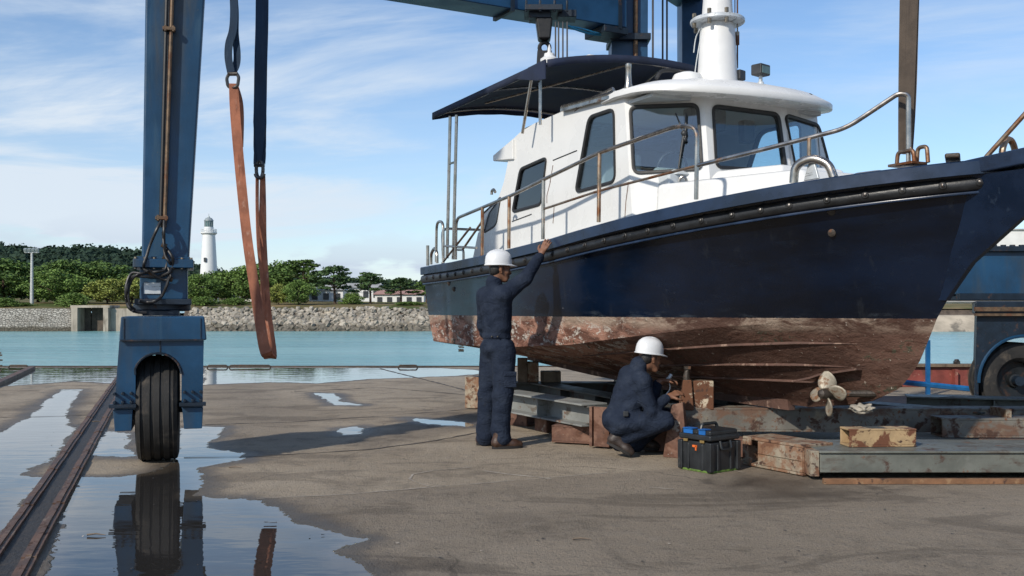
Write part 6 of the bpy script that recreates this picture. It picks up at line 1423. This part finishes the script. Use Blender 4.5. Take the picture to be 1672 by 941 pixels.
def head_prims(c, f, up):
    f, s_, u = basis(f, up); c = Vector(c); R = np.array([[s_.x,f.x,u.x],[s_.y,f.y,u.y],[s_.z,f.z,u.z]])
    A = lambda a,b,d: tuple(c+s_*a+f*b+u*d)
    pr = [('e',A(0,-.012,.025),(.076,.097,.098),R), ('e',A(0,.035,-.055),(.056,.058,.062),R,.035), ('c',A(-.03,.055,-.095),A(.03,.055,-.095),.022,.022,.02),
      ('c',A(0,.083,.012),A(0,.106,-.028),.010,.015,.015), ('c',A(-.014,.094,-.032),A(.014,.094,-.032),.010,.010,.01), ('c',A(-.045,.078,.030),A(.045,.078,.030),.014,.014,.02),
      ('c',A(-.020,.086,-.060),A(.020,.086,-.060),.009,.009,.010), ('c',A(-.018,.085,-.072),A(.018,.085,-.072),.010,.010,.010), ('e',A(.036,.062,-.020),(.026,.026,.024),R,.02), ('e',A(-.036,.062,-.020),(.026,.026,.024),R,.02)]
    for sg in (-1,1): pr += [('c',A(sg*.079,-.010,.015),A(sg*.076,-.002,-.030),.013,.009,.008), ('c',A(sg*.084,-.020,.020),A(sg*.082,-.018,-.010),.007,.007,.006)]
    return pr, A, (f,s_,u)
def hand_prims(w, d, palm, curl, thumb_side, spread=.5, sc=1.0):
    """wrist point, finger direction, palm normal (towards what is touched), curl 0..1"""
    d = Vector(d).normalized(); pn = Vector(palm); pn = (pn-d*pn.dot(d)).normalized(); s_ = d.cross(pn)*thumb_side; w = Vector(w); pr = []
    K = .006
    base = [w+d*.085*sc+s_*x*sc for x in (.030,.010,-.011,-.030)]
    for b_ in base: pr.append(('c',tuple(w+d*.005),tuple(b_),.019*sc,.0125*sc,.012))
    pr.append(('c',tuple(w-d*.02),tuple(w+d*.02),.024*sc,.024*sc,.02))
    Ls = ((.040,.025,.020),(.045,.028,.021),(.041,.026,.020),(.032,.020,.018))
    for i,(b_,l) in enumerate(zip(base,Ls)):
        dd = (d+s_*(.12,.03,-.05,-.14)[i]*spread).normalized(); p = b_; r = .0098*sc if i < 3 else .0085*sc; ang = curl*.5
        for j,q in enumerate(l):
            di = (dd*math.cos(ang)+pn*math.sin(ang)).normalized(); e_ = p+di*q*sc; pr.append(('c',tuple(p),tuple(e_),r,r*.92,K)); p = e_; r *= .93; ang += curl*.75
    t0 = w+d*.025+s_*.026; t1 = t0+(d*.55+s_*.75+pn*.25).normalized()*.042*sc; t2 = t1+(d*.9+s_*.35+pn*(.2+curl*.5)).normalized()*.032*sc; t3 = t2+(d*.95+s_*.1+pn*(.3+curl*.6)).normalized()*.026*sc
    pr += [('c',tuple(t0),tuple(t1),.016*sc,.0125*sc,.012),('c',tuple(t1),tuple(t2),.0115*sc,.0105*sc,K),('c',tuple(t2),tuple(t3),.0105*sc,.0085*sc,K)]
    return pr
def hard_hat(c, f, up, parent, A):
    f, s_, u = basis(f, up); c = Vector(c); mb = MB(); seg = 40; rings = []
    prof = [(1.0,0),(1.0,.02),(.985,.045),(.94,.078),(.83,.108),(.63,.131),(.37,.145),(.12,.150),(.01,.151)]
    for r, z in prof:
        rings.append([c+s_*(.112*r*math.cos(a))+f*(.133*r*math.sin(a)-.006)+u*(z*.94+(.006 if abs(math.cos(a)) < .22 and .05 < z else 0)) for a in (2*math.pi*k/seg for k in range(seg))])
    brim = []
    for dz, ex in ((-.002,1),(-.010,1)):
        brim.append([c+s_*((.112+.007)*math.cos(a))+f*((.133+(.008+.050*max(0,math.sin(a))**1.5))*math.sin(a)-.006)+u*(dz-.014*max(0,math.sin(a))**2) for a in (2*math.pi*k/seg for k in range(seg))])
    inner = [c+s_*(.106*math.cos(a))+f*(.127*math.sin(a)-.006)+u*(-.006) for a in (2*math.pi*k/seg for k in range(seg))]
    allr = [inner,brim[1],brim[0]]+rings; vs = [p for r in allr for p in r]
    mb.add(vs, [(i*seg+k,i*seg+(k+1)%seg,(i+1)*seg+(k+1)%seg,(i+1)*seg+k) for i in range(len(allr)-1) for k in range(seg)])
    inn2 = [c+s_*(.106*.6*math.cos(a))+f*(.127*.6*math.sin(a)-.006)+u*.12 for a in (2*math.pi*k/seg for k in range(seg))]
    mb.add(inner+inn2, [(k,(k+1)%seg,seg+(k+1)%seg,seg+k) for k in range(seg)]+[tuple(range(seg,2*seg))])
    h_ = mb.build('hard_hat', M['helmet'], parent, smooth=50)
    mb = MB()
    for sg in (-1,1): mb.box(c+s_*sg*.114+u*.03,(.02,.05,.02),R=Matrix((s_,f,u)).transposed())
    mb.tube([c+s_*(.108*math.cos(a))+f*(.128*math.sin(a)-.02)-u*.022 for a in np.linspace(math.pi*1.08,math.pi*1.92,15)], .009, 6)
    mb.build('suspension_band', M['dark_in'], h_); return h_
def boot(parent, heel, toe, up, mt, pitch=0.0):
    heel = Vector(heel); toe = Vector(toe); f = (toe-heel); L = f.length; f.normalize(); u = Vector(up); u = (u-f*u.dot(f)).normalized(); s_ = f.cross(u)
    A = lambda a,b,d: tuple(heel+s_*a+f*b*L+u*d)
    pr = [('c',A(0,.14,.055),A(0,.72,.042),.046,.043),('c',A(.004,.70,.040),A(.004,.90,.036),.044,.034),('c',A(0,.17,.06),A(0,.22,.17),.046,.050),('c',A(0,.42,.075),A(0,.28,.13),.036,.042)]
    b_ = sdf_obj('boot', pr, .008, .03, mt, parent, None, 1)
    n = 28; out = []
    for k in range(n):
        a = 2*math.pi*k/n; ca, sa = math.cos(a), math.sin(a); y = .5+.5*ca; w_ = .050*abs(sa)**.7*(1 if sa > 0 else -1)*(.86+.22*math.sin(y*2.6)); out.append((w_,y*1.0))
    mb = MB(); vs = [Vector(A(a,b,.0)) for a,b in out]+[Vector(A(a*1.02,b,.026)) for a,b in out]; mb.add(vs, [tuple(reversed(range(n))),tuple(range(n,2*n))]+[(i,(i+1)%n,n+(i+1)%n,n+i) for i in range(n)])
    s_o = mb.build('sole', M['sole'], None, smooth=40); s_o.data.transform(Matrix.Translation(-Vector(parent['_org']))); s_o.parent = b_; return b_
def folds(seed, amp, cen, hem=None):
    def f(X,Y,Z):
        a = np.sin(Z*58+np.sin(X*23+seed)*1.7+np.sin(Y*19)*1.3)*np.sin(X*17+Y*21+seed*1.3+Z*6); b_ = np.sin(Z*33-X*26+Y*15+seed)*np.sin(Z*9+seed*2+X*8); c_ = np.sin(X*61+Z*37+seed)*np.sin(Y*55-Z*29)
        w_ = .35+.65*sum(np.exp(-(((X-q[0])**2+(Y-q[1])**2+(Z-q[2])**2)/(q[3]**2))) for q in cen)
        e_ = 0
        if hem is not None: e_ = -.009*np.clip((np.clip(1-np.abs(Z-hem-.022)/.024,0,1))*4,0,1)+.004*np.exp(-((Z-hem+.012)/.012)**2)
        return (e_+amp*(a*.6+b_*.8+c_*.3)*np.clip(w_,0,1.4)).astype(np.float32)
    return f
def person(label, loc, J, face, up_head, headc, hands, boots, hatshift, bm_, foldc, tor, hips_r, seed, thick=1.0, hem=None):
    o = thing('person', label, 'person', loc)
    hp, A, (f,s_,u) = head_prims(headc, face, up_head)
    c = lambda a,b,ra,rb,k=None: ('c',tuple(J[a]),tuple(J[b]),ra,rb)+((k,) if k else ())
    body = hp+[('c',A(0,-.03,-.06),tuple(J['neck']),.054,.058,.02), ('c',tuple(J['neck']),tuple(J['chest']),.07,.10), c('chest','pelvis',.10,.10)]
    for sd in 'RL':
        body += [c('neck','sh'+sd,.05,.05), c('sh'+sd,'el'+sd,.042,.036), c('el'+sd,'wr'+sd,.036,.024), c('hip'+sd,'kn'+sd,.06,.045), c('kn'+sd,'an'+sd,.045,.035)]
        body += hands[sd]
    sdf_obj('body', body, .0065, .025, M['skin'], o, None, 1)
    cl = [('e',tuple(q[0]),q[1],q[2],.06) for q in tor]
    for sd in 'RL':
        cl += [c('chest','sh'+sd,.085,.082,.05), c('sh'+sd,'el'+sd,.078*thick,.060*thick,.04), c('el'+sd,'cu'+sd,.060*thick,.046*thick,.02), c('hip'+sd,'kn'+sd,hips_r[0],hips_r[1],.035), c('kn'+sd,'an'+sd,hips_r[1],hips_r[2],.03), c('an'+sd,'he'+sd,hips_r[2],hips_r[2]*1.04,.02)]
    cl += [('c',tuple(J['neck']-(J['neck']-J['chest']).normalized()*.03),tuple(J['neck']+(J['neck']-J['chest']).normalized()*.040),.086,.079,.02)]
    cv_ = sdf_obj('coverall', cl, .0095, .03, M['coverall'], o, folds(seed,.0055,foldc,hem), 1)
    # hair under the hat, eyes
    hb_ = [('e',A(0,-.037,.014),(.0765,.072,.085),np.array([[s_.x,f.x,u.x],[s_.y,f.y,u.y],[s_.z,f.z,u.z]])), ('c',A(-.025,-.066,-.03),A(.025,-.066,-.03),.022,.022)]
    for sg in (-1,1): hb_ += [('c',A(sg*.073,.015,.03),A(sg*.072,.022,.0),.010,.006,.008)]
    sdf_obj('hair', hb_, .009, .03, M['hair'], o, None, 1)
    for sg in (-1,1): MB().ball(Vector(A(sg*.031,.082,.010)), (.010,.010,.008), None, 10, 6).build('eye', M['eye'], o); MB().tube([Vector(A(sg*.018,.093,.033)),Vector(A(sg*.048,.080,.034))], [.005,.004], 6).build('eyebrow', M['hair'], o)
    hard_hat(Vector(A(0,-.008,.053))+Vector(hatshift), f+u*.02, u, o, A)
    for b_ in boots: boot(o, *b_, bm_)
    return o, cv_, A
V = Vector
# standing worker, right arm raised to the gunwale
d0 = 9.62
def q(u, v, d): return P(u,v,d)
J = dict(neck=q(807,468,9.62), chest=q(810,497,9.62), pelvis=q(813,565,9.62), shR=q(823,482,9.50), shL=q(793,484,9.76), elR=q(858,455,9.53), wrR=q(884,415,9.68), cuR=q(880,421,9.66),
  elL=q(790,532,9.82), wrL=q(806,570,9.90), cuL=q(803,565,9.89), hipR=q(823,575,9.56), hipL=q(803,575,9.70), knR=q(821,645,9.55), knL=q(797,645,9.73), anR=q(817,700,9.56), anL=q(793,700,9.74), heR=q(819,716,9.555), heL=q(793,714,9.74))
fdir = V((.86,.50,0))
hR = hand_prims(J['wrR'], V((.075,.05,.16)), V((.45,.89,0)), .22, 1, .7, 1.0)
hL = hand_prims(J['wrL'], V((.25,.1,-1)), V((.3,.9,0)), .5, 1)
zr = lambda a: np.array(Matrix.Rotation(a,3,'Z'))
ta = math.atan2(fdir.y,fdir.x)-math.pi/2              # torso ellipsoids: local x = right, y = forward
tor = [(q(810,500,9.63),(.198,.142,.20),zr(ta)),(q(811,532,9.63),(.178,.135,.18),zr(ta)),(q(812,566,9.63),(.180,.150,.125),zr(ta)),(q(809,484,9.64),(.215,.115,.085),zr(ta))]
foldc = [(*J['elR'],.16),(*J['pelvis'],.2),(*J['knR'],.15),(*J['knL'],.15),(*J['heR'],.16),(*J['heL'],.16),(*J['shR'],.15),(*q(811,530,9.6),.18)]
gz = lambda u, d: V(((u-U0)/F*d, d, 0))
boots = [(gz(803,9.50),gz(853,9.60),V((0,0,1)),M['boot']),(gz(778,9.76),gz(823,9.88),V((0,0,1)),M['boot'])]
boots = [b_[:3] for b_ in boots]
w1, cv1, A1 = person('standing worker in navy coveralls and white hard hat, one arm raised to the hull', (-.14,9.62,0), J, V((.96,.28,-.02)), V((0,0,1)), q(816,441,9.63), {'R':hR,'L':hL}, boots, (0,0,0), M['boot'], foldc, tor, (.118,.098,.090), 1.0, 1.12, P(0,549,9.63).z-.02)
# hem of the jacket with two buttons, thigh pocket
cc = q(812,549,9.63); Rz = Matrix.Rotation(ta,3,'Z')
mb = MB()
for a in (-.95,-.60): p = cc+Rz@V((.190*math.cos(a),.150*math.sin(a),0)); mb.ball(p,.008)
mb.build('button', M['bolt'], w1)
pk = q(833,620,9.47); MB().box(pk,(.12,.03,.15),ta+1.2).box(pk+V((0,-.012,.055)),(.125,.022,.045),ta+1.2).build('thigh_pocket', M['coverall'], w1, bevel=.008)
# crouching worker
J2 = dict(neck=q(1041,603,8.98), chest=q(1030,632,9.0), pelvis=q(1010,688,9.02), shR=q(1048,622,8.86), shL=q(1036,622,9.18), elR=q(1063,672,8.84), wrR=q(1092,648,8.98), cuR=q(1087,652,8.96), elL=q(1066,655,9.25), wrL=q(1078,623,9.22), cuL=q(1073,628,9.23),
  hipR=q(1012,690,8.93), hipL=q(1012,690,9.12), knR=q(1086,688,8.86), knL=q(1088,682,9.20), anR=q(1016,716,8.98), anL=q(1042,722,9.22), heR=q(1011,725,8.98), heL=q(1040,727,9.22))
fd2 = V((.90,.42,-.10)); tdir = (J2['neck']-J2['pelvis']).normalized(); rt = V((fd2.y,-fd2.x,0)).normalized(); fw = tdir.cross(rt)*-1
fw = rt.cross(tdir)*-1 if False else tdir.cross(rt); fw = fw if fw.x > 0 else -fw
Rt = np.array([[rt.x,fw.x,tdir.x],[rt.y,fw.y,tdir.y],[rt.z,fw.z,tdir.z]])
tor2 = [(q(1031,634,9.02),(.185,.128,.19),Rt),(q(1021,662,9.02),(.170,.130,.17),Rt),(q(1010,689,9.03),(.180,.150,.125),Rt),(q(1037,616,9.02),(.19,.105,.08),Rt)]
h2R = hand_prims(J2['wrR'], V((.85,.25,.35)), V((.3,.5,-.6)), .7, -1); h2L = hand_prims(J2['wrL'], V((.95,.15,.10)), V((.2,-.2,-.9)), .6, -1)
fo2 = [(*J2['elR'],.16),(*J2['hipR'],.22),(*J2['knR'],.15),(*q(1018,665,8.9),.2),(*J2['shR'],.15)]
bt = [(q(990,724,8.97),q(1031,746,8.93)),(q(1040,733,9.24),q(1075,742,9.28))]
b2 = [(bt[0][0], bt[0][1], V((.35,0,1))),(bt[1][0], V((bt[1][1].x,bt[1][1].y,.02)), V((.2,0,1)))]
bb = b2[0][1]; b2[0] = (b2[0][0], V((bb.x,bb.y,.012)), V((.4,0,1)))
w2, cv2, A2 = person('crouching worker in navy coveralls and white hard hat beside the black toolbox', (1.0,9.0,0), J2, V((.88,.42,-.12)), V((.10,0,1)), q(1061,586,9.0), {'R':h2R,'L':h2L}, b2, (0,0,0), M['boot_dk'], fo2, tor2, (.100,.080,.066), 4.0)
MB().box(q(1022,676,8.82),(.05,.02,.05)).build('belt_pouch', M['dark_in'], w2, bevel=.01)
# small tool in the crouching worker's hand with a dangling cord
tl = thing('hand_tool', 'small hand tool with a dangling cord held by the crouching worker', 'tool', tuple(q(1092,620,9.25)))
MB().tube([q(1080,626,9.24),q(1092,618,9.26),q(1096,612,9.27)], [.014,.016,.018], 8).build('grip', M['plate'], tl)
MB().tube(spline([q(1092,622,9.25),q(1094,634,9.25),q(1088,644,9.25),q(1082,654,9.25),q(1079,662,9.25)],6), .006, 6).build('cord', M['plate'], tl)

for o in list(bpy.data.objects):
    if '_org' in o: del o['_org']
